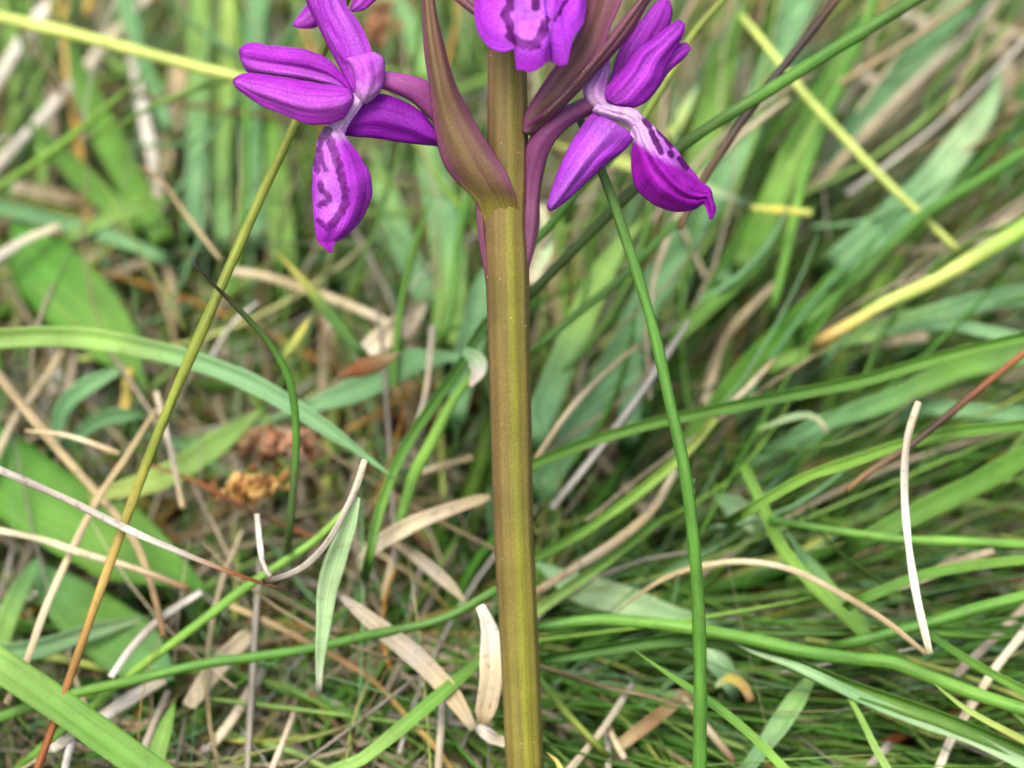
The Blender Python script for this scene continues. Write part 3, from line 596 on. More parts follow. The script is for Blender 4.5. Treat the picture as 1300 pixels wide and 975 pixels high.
g, ru, st, lf = 'grass blade', 'rush', 'straw', 'leaf'
STR = [
# --- near the plane of the flower
('r', (2, 4, 12), [10, 11, 14, 13, 11, 10], '440,0 411,62 378,150 330,252 265,400 200,552 130,742 82,880 48,975', 'drush>olive>olive>olive>olive>ochre>rust>rust', RS, 'slender olive stem left of the orchid turning rusty at its foot', ru, ''),
('r', (-2, 12), [2, 8, 10, 10, 10], '245,334 272,362 310,400 345,440 368,485 376,550 373,610 368,668', 'dark>dark>drush>rush>rush>rush>drush>drush>drush>drush', RS, 'hooked green stem with a blackened tip crossing the olive stem', ru, ''),
('r', (-3, -2, 6), [11, 14, 15, 16, 18, 18], '736,150 767,225 800,320 830,420 850,510 868,590 880,680 886,760 889,860 888,975', 'drush>rush>rush>rush>rush', RS, 'dark green rush stem rising behind the right flower', ru, ''),
('r', (22, 12, 20), [17, 17, 15, 13], '1160,0 1060,62 980,112 870,182 800,245 735,310 675,372', 'drush>rush>drush>drush', RS, 'straight dark rush slanting from top right behind the folded lip', ru, ''),
('r', (30, 22), [8, 11, 12, 9], '1062,0 1000,78 950,142 895,225 862,290', 'rust>dark>dark>brown', 'dark_stalk', 'thin black-brown stalk crossing behind the slanting rush', 'stalk', ''),
('r', (30, 26), [8, 12, 11], '918,0 880,43 845,103 795,180 737,238 700,284 668,318', 'drush>olive>rush>rush', RS, 'rush running behind the upright petals of the right flower', ru, ''),
('s', (8, 5), [11, 13, 12, 12, 13, 13], '1166,510 1151,560 1148,620 1153,690 1164,760 1180,830', 'straw>grey>white>white>straw', DS, 'bleached white straw hanging upright with a broken lower end', st, ''),
('s', (26, 22, 10), [6, 9, 10, 10, 9], '775,785 830,742 880,721 940,713 1000,722 1060,750 1120,786 1176,830', 'tan>tan>straw>tan>tan', DS, 'tan straw arching down to the white straw', st, 's'),
('b', (14, 3), [46, 42, 40], '0,845 60,885 130,935 185,975', 'light>green>green', GB, 'broad bright green blade across the bottom left corner', g, '', (5, 10)),
('s', (2, 8), [14, 13, 12, 12, 9, 5, 4], '0,597 80,632 170,676 250,710 325,738 380,756 428,788', 'grey>white>grey>grey>white>grey>rust>dark>dark', DS, 'pale grey straw slanting from the left edge to a dark tip', st, 'e'),
('r', (24, 22), [13, 14, 13, 13, 11], '0,911 69,887 155,867 258,843 330,833 400,822 470,806 560,786 632,748', 'rush>green>rush>rush>deep', RS, 'green rush lying across the lower left behind the olive stem', ru, ''),
('r', (28, 26), [9, 12, 12, 12, 9], '24,975 103,908 165,857 240,801 320,740 395,690 440,648', 'bright>green>bright>green>bright', RS, 'bright green stem climbing to the right in the lower left', ru, ''),
('b', (2, 6, 9), [12, 24, 29, 26, 19, 12, 7], '452,630 440,672 425,715 416,745 411,790 406,840 405,878', 'pale>mint>mint>pale>mint>mint>white', 'leaf_tip', 'pale green leaf tip hanging straight down left of the stalk', lf, '', (-12, 14), .25),
('s', (-2, 5), [10, 11, 10, 11, 10, 9], '463,583 452,618 440,644 418,685 390,716 362,731 334,738', 'straw>grey>grey>grey>grey>dark', DS, 'grey straw curving up from the joint of the slanting grey straw', st, ''),
('s', (12, 9), [9, 9, 8], '326,652 330,692 334,716 343,732', 'grey>white>grey', DS, 'short upright grey straw above the joint of the slanting straw', st, ''),
('b', (10, 14), [12, 26, 30, 30, 22], '609,769 620,795 625,840 621,885 612,920', 'white>white>straw>pink>tan', DL, 'cream papery dead leaf standing beside the stalk foot', lf, '', (10, -15), .35),
('b', (24, 18), [12, 20, 26, 26, 24, 10], '433,757 475,791 526,832 567,874 602,926', 'grey>pink>grey>tan>pink', DL, 'long greyish dead leaf slanting down to the cream one', lf, '', (-10, 10)),
('b', .45, [14, 22, 20, 16, 12], '461,712 478,692 526,664 581,643 622,630', 'pink>straw>pink>tan', DL, 'pinkish dry leaf rising to the stalk above the grey one', lf, ''),
('b', .60, [8, 16, 16, 8], '500,688 535,712 570,742 594,768', 'tan>grey>tan', DL, 'short dull tan leaf below the pinkish dry leaf', lf, 'e'),
('s', .68, 11, '503,700 492,735 487,764', 'pink>tan', DS, 'short upright straw stub under the pinkish dry leaf', st, ''),
('s', .70, [10, 9, 8], '290,768 327,784 389,815 468,860 512,905 554,950 570,972', 'tan>brown>ochre>brown', DS, 'long brown straw running down to the bottom edge left of the stalk', st, ''),
('b', .40, [10, 16, 18, 14], '440,972 457,966 509,925 554,887 605,843 640,815', 'green>light>green>deep', GB, 'light green blade rising from the bottom edge to the stalk', g, ''),
('s', .88, 9, '395,880 430,925 462,962', 'brown>dark', DS, 'dark brown straw under the hanging leaf tip', st, ''),
('s', .55, 10, '373,905 360,940 346,975', 'pink>grey', DS, 'pinkish straw leaving the bottom edge left of centre', st, ''),
('s', .50, 12, '562,890 559,930 556,975', 'grey>tan', DS, 'upright tan straw at the bottom edge left of the stalk', st, ''),
('b', .5, [12, 18, 12], '606,922 622,934 644,944', 'white>straw', DL, 'cream scrap tucked behind the stalk foot', lf, ''),
# --- left, middle distance
('b', .34, [24, 26, 27, 26, 24, 22, 14], '0,430 60,427 120,431 200,446 270,466 330,492 390,528 440,562 500,606', 'light>light>light>glauc>glauc>teal', GB, 'long pale green blade arching in from the left edge', g, 'e', (-4, 6), .35),
('b', .72, [40, 84, 90, 66, 24], '14,282 46,328 84,370 124,408 186,492', 'leaf>leaf>green>green', 'broad_leaf', 'broad bright green leaf above the arching pale blade', lf, 'e', (-6, 4), .12),
('b', .62, [60, 92, 100, 92, 50], '-20,580 50,634 120,675 190,710 262,748', 'leaf>leaf>green>leaf', 'broad_leaf', 'broad green leaf under the grey straw at the left edge', lf, 'e', (8, 2), .12),
('b', .80, [40, 70, 84, 60], '40,715 90,765 150,812 220,862', 'teal>green>teal', 'broad_leaf', 'broad dull leaf lowest of the left leaves', lf, 'e', (0, 10), .12),
('s', .95, [17, 16, 17, 16], '0,206 51,152 91,108 135,54 183,0', 'straw>white>straw>white', DS, 'long cream straw slanting across the top left', st, ''),
('s', 1.0, [18, 20, 20], '0,98 20,64 51,20 71,0', 'straw>white>straw', DS, 'thick cream straw cutting the top left corner', st, ''),
('s', .98, [14, 17, 19, 15], '160,26 173,101 190,186 204,268', 'tan>white>white>straw', DS, 'bleached upright straw left of the left flower', st, ''),
('s', 1.03, [16, 18, 18], '206,282 214,340 222,412', 'straw>tan', DS, 'short cream stump in line below the bleached upright straw', st, ''),
('r', .52, [17, 16, 15, 14], '0,22 100,45 200,72 300,98 352,112', 'lime>lime>lime>green', 'grass_stalk', 'yellow-green stalk running behind the tip of the left flower', 'stalk', ''),
('s', 1.0, [10, 13, 13, 11], '80,0 85,80 95,150 103,215 112,290', 'orange>ochre>orange>ochre', 'orange_stalk', 'long orange dead stalk upright at the top left', 'stalk', ''),
('s', .96, 12, '118,-30 113,0 110,18', 'orange>ochre', 'orange_stalk', 'orange stalk end at the top edge', 'stalk', ''),
('b', 1.02, [20, 24, 20], '228,78 220,140 212,190 203,225', 'tan>pink>tan', DL, 'tan dead blade right of the bleached upright straw', lf, ''),
('s', .50, [4, 6, 7, 6], '178,212 203,227 237,274 280,330', 'brown>tan>tan', DS, 'thin tan straw bent above the hooked stem tip', st, ''),
('s', .75, [12, 15, 12], '0,325 38,302 76,288', 'straw>white>straw', DS, 'cream straw piece at the left edge over the broad leaf', st, ''),
('b', 1.05, [14, 18, 14], '16,236 60,246 104,254', 'pink>tan', DL, 'pinkish dead leaf lying left of the orange stalk', lf, ''),
('b', 1.05, [14, 18, 14], '112,266 140,280 178,296', 'straw>pink', DL, 'pinkish dead leaf lying right of the orange stalk', lf, ''),
('b', .86, [24, 36, 38, 30], '84,40 110,120 145,190 176,250 205,300', 'deep>green>green>deep', GB, 'wide mid-green blade between the cream straws at top left', g, ''),
('b', .92, [20, 30, 30], '30,150 80,200 130,250 175,285', 'deep>green>deep', GB, 'dark green blade falling under the long cream straw', g, ''),
('b', .82, [14, 20, 20, 14], '0,262 68,280 135,298 205,326', 'teal>glauc>teal', GB, 'blue-green blade lying flat above the broad leaf', g, ''),
('b', .80, [12, 20, 18], '90,300 160,268 225,250', 'green>light>green', GB, 'light green blade rising past the foot of the bleached straw', g, ''),
('b', .90, [20, 22, 20, 14], '150,-20 168,40 190,100 212,160', 'teal>teal>glauc', GB, 'blue-green blade over the top of the bleached upright straw', g, ''),
('b', .93, [20, 26, 26, 22], '254,-20 252,90 250,170 244,290', 'green>light>glauc>teal', GB, 'upright light green blade left of the left flower', g, '', (-8, 8)),
('b', .99, [18, 22, 22], '290,-20 288,100 280,200 284,300', 'lime>light>glauc', GB, 'upright yellow-green blade close behind the left petals', g, ''),
('b', 1.02, [26, 30, 26], '330,-20 322,60 318,180 330,300', 'glauc>teal>glauc', GB, 'upright blue-green blade behind the left petals', g, ''),
('b', .97, [18, 30, 30], '345,130 352,220 362,330', 'green>light>green', GB, 'green blade seen between olive stem and hanging lip', g, ''),
('b', .88, [16, 30, 30, 22], '484,-15 515,30 540,80 560,150', 'pale>glauc>light>glauc', GB, 'pale blade slanting behind the ovary of the left flower', g, ''),
('b', .96, [24, 34, 34], '470,180 490,250 520,330 545,380', 'light>glauc>teal', GB, 'glaucous blade right of the hanging lip', g, ''),
('b', .80, [30, 40, 42, 36], '530,130 548,210 566,300 572,370 566,430', 'light>glauc>light>light', GB, 'wide pale green blade standing left of the stalk', g, '', (6, -6)),
('b', .70, [16, 30, 34, 26], '650,300 618,360 598,430 580,520', 'teal>glauc>glauc>teal', GB, 'wide blue-green blade tucked behind the left side of the stalk', g, ''),
('r', .62, [10, 12, 12], '593,240 582,310 577,372 566,420', 'rush>deep>rush', RS, 'short dark rush before the pale blades left of the stalk', ru, ''),
('r', .38, [12, 14, 14, 12], '662,372 617,410 582,467 547,516 508,579 484,640 470,700', 'deep>rush>green>rush', RS, 'dark green rush slanting down left from behind the stalk', ru, ''),
('r', .50, [10, 14, 16, 12], '604,470 575,509 546,565 527,600 508,660', 'green>bright>green>rush', RS, 'bright green stem under the white curled leaf tip', ru, ''),
('b', .30, [12, 20, 24, 14, 6], '588,446 604,456 608,472 597,490', 'glauc>pale>white>straw', 'leaf_tip', 'small whitish curled leaf tip touching the stalk', lf, '', (15, -20), .4),
('b', .66, [18, 34, 38, 30, 20], '400,514 455,494 512,464 555,455 596,452', 'glauc>glauc>teal>glauc', GB, 'blue-green blade lying flat left of the stalk', g, '', (10, 20)),
('s', .74, [12, 14, 15, 13], '290,344 340,352 383,366 442,387 494,412 532,434', 'straw>tan>straw>pink', DS, 'tan straw lying below the hanging lip', st, ''),
('b', .56, [5, 12, 16, 14], '350,319 390,363 425,408 456,446', 'yellow>deep>deep>green', GB, 'dark green blade with a yellow tip below the hanging lip', g, 's'),
('b', .64, [12, 30, 34, 12], '452,456 484,432 512,410 540,384', 'white>straw>pink>straw', DL, 'cream crumpled dead leaf left of the stalk', lf, '', (20, -20), .5),
('s', .5, [10, 24, 28, 14], '424,480 452,470 482,460 508,448', 'brown>rust>brown>tan', 'dry_seed_spike', 'brown dried seed head under the cream crumpled leaf', 'seed spike', 'se'),
('b', .84, [16, 36, 40, 20], '300,560 335,558 375,566 414,574', 'brown>tan>pink>brown', DL, 'brown curled dead leaf between olive stem and hooked stem', lf, '', (20, -20), .5),
('s', .76, 10, '515,502 480,524 440,546', 'orange>ochre', 'orange_stalk', 'orange straw left of the bright green stem', 'stalk', ''),
('s', .58, 9, '549,414 541,495 527,548', 'grey>pink>grey', DS, 'thin grey upright straw left of the stalk', st, ''),
('b', .54, [6, 10, 8], '394,402 380,424 364,448', 'yellow>lime>green', GB, 'tiny yellow-green blade tip by the hooked stem', g, 's'),
('s', .66, 10, '600,580 560,592 520,604', 'tan>straw', DS, 'tan straw stub left of the stalk below the curled tip', st, ''),
('s', .50, [14, 15, 14, 12, 10], '-20,455 34,523 85,584 142,648 172,690 192,743 208,808', 'grey>tan>tan>tan>brown', DS, 'long greyish straw falling across the left broad leaves', st, ''),
('s', .68, 12, '0,570 20,530 54,486 80,446', 'tan>straw>tan', DS, 'tan straw below the arching pale blade at the left edge', st, ''),
('s', .44, [5, 8, 9], '32,547 85,553 152,576', 'tan>straw>tan', DS, 'thin level straw left of the olive stem', st, ''),
('s', .42, [9, 11, 12, 11], '198,520 162,577 129,625 113,654 86,709 58,771 31,846 7,894', 'tan>tan>straw>tan', DS, 'long tan straw sloping down beside the olive stem', st, ''),
('s', .56, [8, 9, 9], '198,497 213,557 232,645', 'straw>grey>tan', DS, 'grey upright straw right of the olive stem', st, ''),
('s', .40, [10, 11, 11], '0,674 52,685 103,702 172,722 240,748', 'white>straw>straw>brown', DS, 'cream straw crossing the broad leaf below the grey straw', st, ''),
('b', .70, [12, 22, 24, 18], '68,562 81,516 112,489 166,464', 'light>teal>glauc', GB, 'curved blue-green blade under the arching pale blade', g, ''),
('b', .78, [14, 22, 18], '92,556 135,530 190,526', 'teal>glauc>teal', GB, 'short blue-green blade above the level straw', g, ''),
('b', .66, [18, 32, 34, 26], '128,628 203,608 271,566 334,520', 'glauc>lime>light>light', GB, 'pale yellow-green blade crossing behind the olive stem', g, '', (14, 4)),
('s', .80, 16, '163,466 161,495 158,524', 'yellow>ochre', 'yellow_stub', 'yellow stub under the arching pale blade', 'stalk', ''),
('s', .46, [11, 13, 12], '141,860 168,822 206,784 256,752', 'white>grey>white', DS, 'grey-white bent straw above the rush at lower left', st, ''),
('s', .62, [18, 22, 20], '118,920 155,894 208,862', 'white>white>straw', DS, 'thick white straw below the rush at lower left', st, ''),
('b', .82, [18, 26, 24], '240,897 275,846 318,803', 'straw>pink>straw', DL, 'broad cream dead blade left of the hanging leaf tip', lf, ''),
('s', .80, [14, 17, 15], '266,952 299,908 334,850', 'straw>grey', DS, 'grey-cream straw beside the broad cream dead blade', st, ''),
('s', .34, 16, '66,952 78,944 92,934', 'white>straw', DS, 'short white straw piece over the corner blade', st, ''),
('s', .52, 12, '92,940 86,958 82,978', 'white>grey', DS, 'white straw leaving the bottom edge by the corner blade', st, ''),
('s', .76, 11, '177,966 195,920 214,878', 'grey>pink', DS, 'dull grey straw right of the corner blade', st, ''),
('b', .58, [18, 26, 20], '194,975 206,935 222,892', 'bright>light>green', GB, 'bright green blade upright from the bottom edge', g, ''),
('b', .84, [20, 27, 22], '0,812 20,760 54,702', 'glauc>light>teal', GB, 'blue-green blade rising at the lower left edge', g, ''),
('b', .86, [22, 26, 24, 16], '0,829 52,822 103,805 190,783', 'pale>glauc>pale', GB, 'pale blade lying behind the lower olive stem', g, ''),
# --- right, upper
('b', .88, [32, 37, 36, 28], '930,0 911,101 890,203 860,305', 'green>green>light>green', GB, 'green blade upright just right of the right flower', g, ''),
('b', .80, [34, 36, 38, 40, 36], '1012,0 989,68 958,145 921,217 881,285 852,334 826,375 782,463 734,540 690,614', 'glauc>glauc>glauc>glauc>teal', GB, 'very long blue-green blade slanting behind the dark stalk', g, '', (4, -8)),
('b', .76, [22, 34, 34, 30], '1080,50 1043,135 1005,203 972,277 945,335', 'light>light>green>light', GB, 'green blade parallel to the long blue-green one', g, 's'),
('r', .64, [10, 14, 14, 12], '1110,0 1097,34 1070,95 1043,162 1019,230 1002,305 984,380', 'green>rush>green>rush', RS, 'thin green stem crossing under the slanting rush', ru, ''),
('b', .92, [28, 35, 34, 28], '1218,0 1181,61 1131,108 1097,149 1050,223', 'teal>glauc>teal', GB, 'blue-green blade behind the pale crossing straw', g, ''),
('b', .72, [10, 34, 42, 44, 38], '1275,70 1259,125 1215,190 1171,244 1114,294 1066,332', 'glauc>pale>glauc>glauc>green', GB, 'wide pale blue-green blade with its tip at upper right', g, 's', (8, -6)),
('s', .84, [10, 14, 15, 14], '1268,0 1232,44 1198,71 1148,118 1097,169 1050,223 1018,248', 'pink>grey>straw>tan', DS, 'long pinkish straw crossing the upper right', st, ''),
('r', .58, [8, 11, 11, 10], '940,18 989,78 1026,125 1070,173 1117,223 1171,274 1210,312', 'lime>lime>lime>olive', 'grass_stalk', 'yellow-green stalk slanting down through the upper right', 'stalk', ''),
('s', .56, [10, 13, 12], '953,264 992,267 1031,271', 'lime>yellow>lime', 'grass_stub', 'short lime stub lying right of the folded lip tip', 'stalk', ''),
('s', .6, [6, 7, 6], '188,590 250,612 320,650 372,672 404,684', 'brown>rust>dark>rust', 'dark_stalk', 'thin red-brown stalk under the orange withered flower', 'stalk', ''),
('s', 1.0, 19, '1074,83 1100,98 1126,113', 'white>straw', DS, 'cream straw piece under the slanting rush', st, ''),
('s', 1.02, 18, '1135,12 1160,24 1188,36', 'white>straw', DS, 'cream straw piece at the top right edge of the slanting rush', st, ''),
('s', 1.04, 13, '1212,26 1258,36 1300,46', 'pink>straw', DS, 'pale straw lying in the top right corner', st, ''),
('b', 1.06, 16, '1270,34 1278,85 1282,140', 'straw>tan', DL, 'dead upright blade by the right edge near the top', lf, ''),
('s', .88, [12, 14, 13], '1135,320 1198,315 1249,301 1300,258', 'tan>straw>pink>straw', DS, 'pale straw above the bright green stalk at the right edge', st, ''),
('b', .70, [5, 13, 12], '887,106 870,138 852,172', 'pale>lime>light', GB, 'small pale blade tip right of the upright petals', g, 's'),
('b', .66, [10, 14, 15, 14, 10], '690,176 719,188 794,207 850,222 926,250', 'lime>lime>pale>white', GB, 'pale lime blade level behind the right flower', g, ''),
('b', .58, [12, 16, 16], '686,262 694,312 674,360', 'straw>pale>straw', DL, 'cream dead blade right against the stalk below the right bract', lf, ''),
('r', .54, [10, 14, 15, 13], '1300,193 1235,234 1175,271 1130,312 1080,362 1030,405', 'rush>rush>deep>rush', RS, 'dark rush coming in from the right edge', ru, ''),
('b', .74, [34, 40, 40, 32, 20], '1152,292 1082,348 1012,414 960,460 905,525 850,590', 'green>leaf>green>deep', GB, 'wide fresh green blade running down from the dark rush', g, ''),
('r', .48, [22, 22, 20, 16, 18], '1300,290 1240,325 1180,360 1130,382 1095,402 1055,426', 'bright>bright>lime>lime>ochre>straw', 'grass_stalk', 'bright green stalk with a straw-coloured sheath from the right edge', 'stalk', ''),
('r', .40, [8, 11, 11, 9], '867,275 822,319 786,356 734,397 682,441', 'rush>deep>rush', RS, 'thin dark rush below the folded lip', ru, ''),
('b', .64, [26, 34, 38, 36], '818,278 778,325 741,400 712,467 678,548', 'light>light>glauc>glauc', GB, 'light green blade leaning along the right side of the stalk', g, '', (-6, 8)),
('s', .44, [7, 9, 9], '811,437 763,478 719,526 680,583', 'tan>straw>tan', DS, 'thin tan straw across the blue-green blades right of the stalk', st, ''),
('b', .78, [18, 28, 28], '800,410 804,474 797,545', 'teal>glauc>teal', GB, 'short upright blue-green blade behind the rush stem', g, ''),
('r', .34, [13, 15, 16, 16, 15], '672,590 752,559 826,537 867,528 960,509 1047,492 1099,481 1169,460 1221,446 1300,428', 'rush>green>rush>green>rush', RS, 'long green rush running level from stalk to the right edge', ru, ''),
('s', .50, [6, 10, 9, 8], '984,455 937,504 918,518 867,576', 'tan>straw>dark>brown', DS, 'straw with a dark kink above the level rush', st, ''),
('b', .68, [14, 20, 20], '984,320 918,374 860,426', 'deep>green>light', GB, 'green blade between the rush stem and the wide fresh blade', g, ''),
('s', .84, [10, 13, 12], '984,360 940,405 918,437 894,514', 'straw>tan>straw', DS, 'pale upright straw right of the rush stem', st, ''),
('b', .82, [24, 32, 30], '985,262 955,315 922,360', 'light>glauc>light', GB, 'light blade end right of the folded lip', g, ''),
('r', .42, [10, 13, 12, 11], '908,530 867,577 838,602 787,642 737,677 680,708', 'lime>bright>green>rush', RS, 'bright stem sloping from the level rush to the stalk', ru, ''),
('s', .52, [12, 15, 15, 12], '858,598 825,650 775,692 679,752', 'straw>tan>pink>tan', DS, 'tan straw sloping down to the stalk right side', st, ''),
('r', .58, [12, 14, 13], '835,660 775,708 676,780', 'green>light>lime', RS, 'light green stem below the sloping tan straw', ru, ''),
('b', .76, [26, 38, 40, 36, 24], '676,712 737,748 787,762 833,780 895,794', 'glauc>pale>glauc>pale', GB, 'pale blue-green blade lying flat right of the stalk', g, '', (10, 4)),
('b', .80, [14, 30, 24], '905,628 930,642 956,664', 'glauc>pale>glauc', GB, 'pale blade end right of the rush stem', g, ''),
# --- right, lower
('r', .46, [12, 16, 15, 13], '943,590 967,640 994,698 1046,757 1097,805 1142,838', 'green>bright>green>rush', RS, 'green stem curving down through the tan arch', ru, ''),
('b', .60, [10, 20, 22, 16], '996,672 1036,730 1080,782 1104,806', 'teal>green>glauc', GB, 'soft green blade alongside the curving green stem', g, ''),
('r', .30, [13, 15, 15, 14], '955,645 1000,618 1030,603 1082,586 1134,568 1204,551 1300,540', 'rush>bright>green>rush', RS, 'green rush crossing behind the top of the white straw', ru, ''),
('r', .24, [7, 9, 10, 8], '1300,448 1260,480 1200,530 1152,568 1105,598 1075,622', 'brown>rust>dark>brown', 'dark_stalk', 'brown stalk slanting behind the top of the white straw', 'stalk', ''),
('b', .66, [16, 26, 27, 24], '985,462 1030,446 1100,422 1169,405 1239,384 1300,374', 'green>light>glauc>glauc', GB, 'glaucous blade arching to the right edge under the bright stalk', g, ''),
('b', .60, [8, 16, 17, 15], '1110,424 1155,415 1204,412 1256,422 1300,431', 'teal>glauc>glauc', GB, 'narrow blade splitting from the glaucous arch', g, ''),
('b', .62, [16, 27, 28, 24], '955,585 1047,537 1127,509 1204,474 1300,448', 'deep>teal>green>teal', GB, 'dull green blade below the level rush at right', g, ''),
('b', .70, [14, 20, 21, 18], '1090,525 1169,516 1239,523 1300,527', 'teal>glauc>teal', GB, 'blue-green blade level with the top of the white straw', g, ''),
('b', .84, [8, 20, 16], '1096,445 1134,429 1178,424', 'pink>straw>pink', DL, 'pinkish dead leaf between the right-hand blades', lf, ''),
('b', .50, [18, 28, 30, 24], '1300,580 1239,614 1187,640 1100,684', 'green>green>deep', GB, 'wide green blade from the right edge passing behind the white straw', g, ''),
('b', .54, [5, 8, 9, 6], '960,546 1012,528 1036,530 1051,549', 'light>pale>pale>straw', 'leaf_tip', 'small pale hooked leaf tip below the level rush', lf, ''),
('r', .44, [10, 13, 13], '975,659 1063,674 1149,685 1235,688 1300,692', 'rush>green>rush', RS, 'level green rush behind the middle of the white straw', ru, ''),
('r', .40, [10, 13, 13], '1300,712 1235,719 1166,733 1100,760', 'bright>green>rush', RS, 'green rush sloping from the right edge above the sagging one', ru, ''),
('b', .52, [8, 13, 12], '1262,699 1215,714 1180,730 1128,748', 'straw>tan>straw', DL, 'tan dead blade right of the white straw', lf, ''),
('r', .34, [13, 16, 14], '1300,757 1235,774 1180,791 1085,815', 'green>rush>rush', RS, 'green rush from the right edge to the foot of the white straw', ru, ''),
('r', .56, 9, '950,801 1063,801 1180,800 1300,797', 'deep>rush>deep', RS, 'thin dark rush level with the foot of the white straw', ru, ''),
('r', .26, [14, 17, 18, 18, 17], '680,797 760,787 860,795 960,813 1011,825 1080,836 1132,841 1183,860 1235,880 1300,901', 'rush>green>rush>green>rush', RS, 'thick green rush sagging from the stalk to the lower right', ru, ''),
('r', .36, [13, 18, 20, 20, 18], '690,836 775,821 833,812 883,809 950,817 1001,836 1063,863 1132,887 1200,911 1300,952', 'rush>rush>green>rush', RS, 'thick dark rush just under the sagging one', ru, ''),
('b', .30, [10, 14, 15, 15], '930,815 960,829 1011,846 1097,887 1166,915 1235,939 1300,970', 'pale>glauc>pale>glauc', GB, 'narrow pale blade along the underside of the thick rushes', g, 's'),
('b', .12, [4, 11, 12, 11], '802,823 850,857 900,890 950,930 992,972', 'bright>leaf>bright>green', GB, 'bright narrow blade crossing the foot of the rush stem', g, 's'),
('b', .34, [6, 10, 10], '1064,862 1091,908 1111,949 1126,975', 'bright>light>green', GB, 'thin blade dropping from the thick rushes to the bottom edge', g, ''),
('b', .62, [20, 27, 26, 18], '1040,845 1029,862 994,915 955,968', 'light>glauc>light', GB, 'soft pale blade sloping down under the thick rushes', g, ''),
('r', .28, [9, 12, 13], '1178,808 1235,843 1300,877', 'rush>green>rush', RS, 'rush leaving the foot of the white straw for the right edge', ru, ''),
('s', .52, [14, 14, 14], '1302,800 1262,850 1249,870 1207,939 1192,975', 'white>straw>white', DS, 'white straw lying across the lower right corner', st, ''),
('s', .60, [12, 15, 13], '1302,772 1259,812 1212,858', 'grey>pink>grey', DS, 'greyer straw left of the corner straw', st, ''),
('s', .64, 14, '1130,944 1115,960 1098,980', 'grey>pink', DS, 'grey straw end at the bottom edge under the rushes', st, ''),
('b', .18, [6, 9, 10], '1186,868 1228,901 1300,940', 'light>lime>rush', GB, 'thin folded blade between the thick rushes at lower right', g, ''),
('s', .54, [10, 13, 13], '803,868 764,927 722,978', 'grey>straw>white', DS, 'cream straw forked at the bottom right of the stalk', st, ''),
('s', .66, [8, 11, 11], '769,915 780,940 793,964', 'tan>straw', DS, 'short tan prong of the forked straw', st, ''),
('s', .68, 11, '771,930 772,955 772,980', 'grey>straw', DS, 'upright grey prong of the forked straw', st, ''),
('b', .88, [12, 18, 14], '878,878 832,912 780,952', 'tan>brown>tan', DL, 'tan dead leaf left of the foot of the rush stem', lf, ''),
('b', .56, [6, 12, 13, 10], '908,872 926,861 942,869 954,890', 'pale>yellow>ochre>brown', 'leaf_tip', 'yellow hooked leaf tip right of the rush stem foot', lf, ''),
('s', .64, [9, 12, 11], '866,884 898,925 932,967', 'tan>pink>brown', DS, 'tan straw passing behind the rush stem foot', st, ''),
('r', .20, [9, 12, 10], '694,955 704,962 716,985', 'ochre>lime>straw', 'leaf_tip', 'curled yellowish stub right of the stalk at the bottom edge', lf, 's'),
('r', .62, [9, 11, 9], '684,860 718,904 750,938', 'deep>olive>rush', RS, 'short olive rush right of the stalk foot', ru, ''),
('b', .72, [16, 30, 26], '896,822 912,842 926,862', 'pale>glauc>pale', GB, 'pale blade stub beside the rush stem', g, ''),
]
PARENTS = {}
for it in STR:
    form, dep, wid, path, cols, name, label, cat, tips = it[:9]
    par = PARENTS.get('fork') if 'prong of' in label else None
    o = B(form, dep, wid, path, cols, 'prong' if par else name, label, cat, tips, parent=par, tw=it[9] if len(it) > 9 else None, keel=it[10] if len(it) > 10 else None)
    if label.startswith('cream straw forked'): PARENTS['fork'] = o
    if label.startswith('dark green rush stem rising'): PARENTS['rush'] = o


# orange withered flower head at left, and the tiny bead on a stalk
def lump(name, blobs, cols, mat, label, cat, seed):
    """withered head: overlapping crinkled scales"""
    R = random.Random(seed); v, f, c, uv = [], [], [], []
    for (x, y, dd, r) in blobs:
        ce = P(x, y, dd); rr = r * FW / 1300 * (D + dd / 1000) / D
        ax = Vector((R.uniform(-1, 1), R.uniform(-1, 1), R.uniform(-1, 1))).normalized(); b_ = ax.orthogonal().normalized(); cx = ax.cross(b_)
        k = len(v); nu, nv = 7, 9; col = np.array(R.choice(cols)) * R.uniform(.75, 1.2)
        for i in range(nu):
            th = math.pi * i / (nu - 1)
            for j in range(nv):
                ph = 2 * math.pi * j / nv
                q = 1 + .35 * nz(th * 2 + x, ph * 1.5, seed)
                v.append(ce + (ax * math.cos(th) * 1.5 + (b_ * math.cos(ph) + cx * math.sin(ph) * .55) * math.sin(th)) * rr * q)
                c.append(col); uv.append((ph, th * 3))
        f += [(k+i*nv+j, k+i*nv+(j+1) % nv, k+(i+1)*nv+(j+1) % nv, k+(i+1)*nv+j) for i in range(nu-1) for j in range(nv)]
    return tag(mesh_obj(name, v, f, mat, None, c, uv), label, cat)
R = random.Random(4)
OC = [lin((186, 138, 76), K), lin((160, 112, 62), K), lin((204, 164, 100), K)]; BC = [lin((160, 112, 78), K), lin((186, 140, 108), K), lin((130, 88, 60), K)]
lump('withered_flower', [(R.gauss(318, 22), R.gauss(618, 9), 46 + R.uniform(-3, 3), R.uniform(3.5, 6.5)) for _ in range(90)], OC, M_DRY, 'orange withered flower head left of the hooked stem', 'withered flower', 1)
lump('withered_flower', [(R.gauss(485, 10), R.gauss(28, 12), 118 + R.uniform(-4, 4), R.uniform(4, 8)) for _ in range(60)], BC, M_DRY, 'brown withered flower head at the top behind the left flower', 'withered flower', 2)
lump('withered_flower', [(R.gauss(352, 24), R.gauss(566, 9), 56 + R.uniform(-3, 3), R.uniform(4, 7)) for _ in range(70)], BC, M_DRY, 'brown withered head above the orange one', 'withered flower', 5)
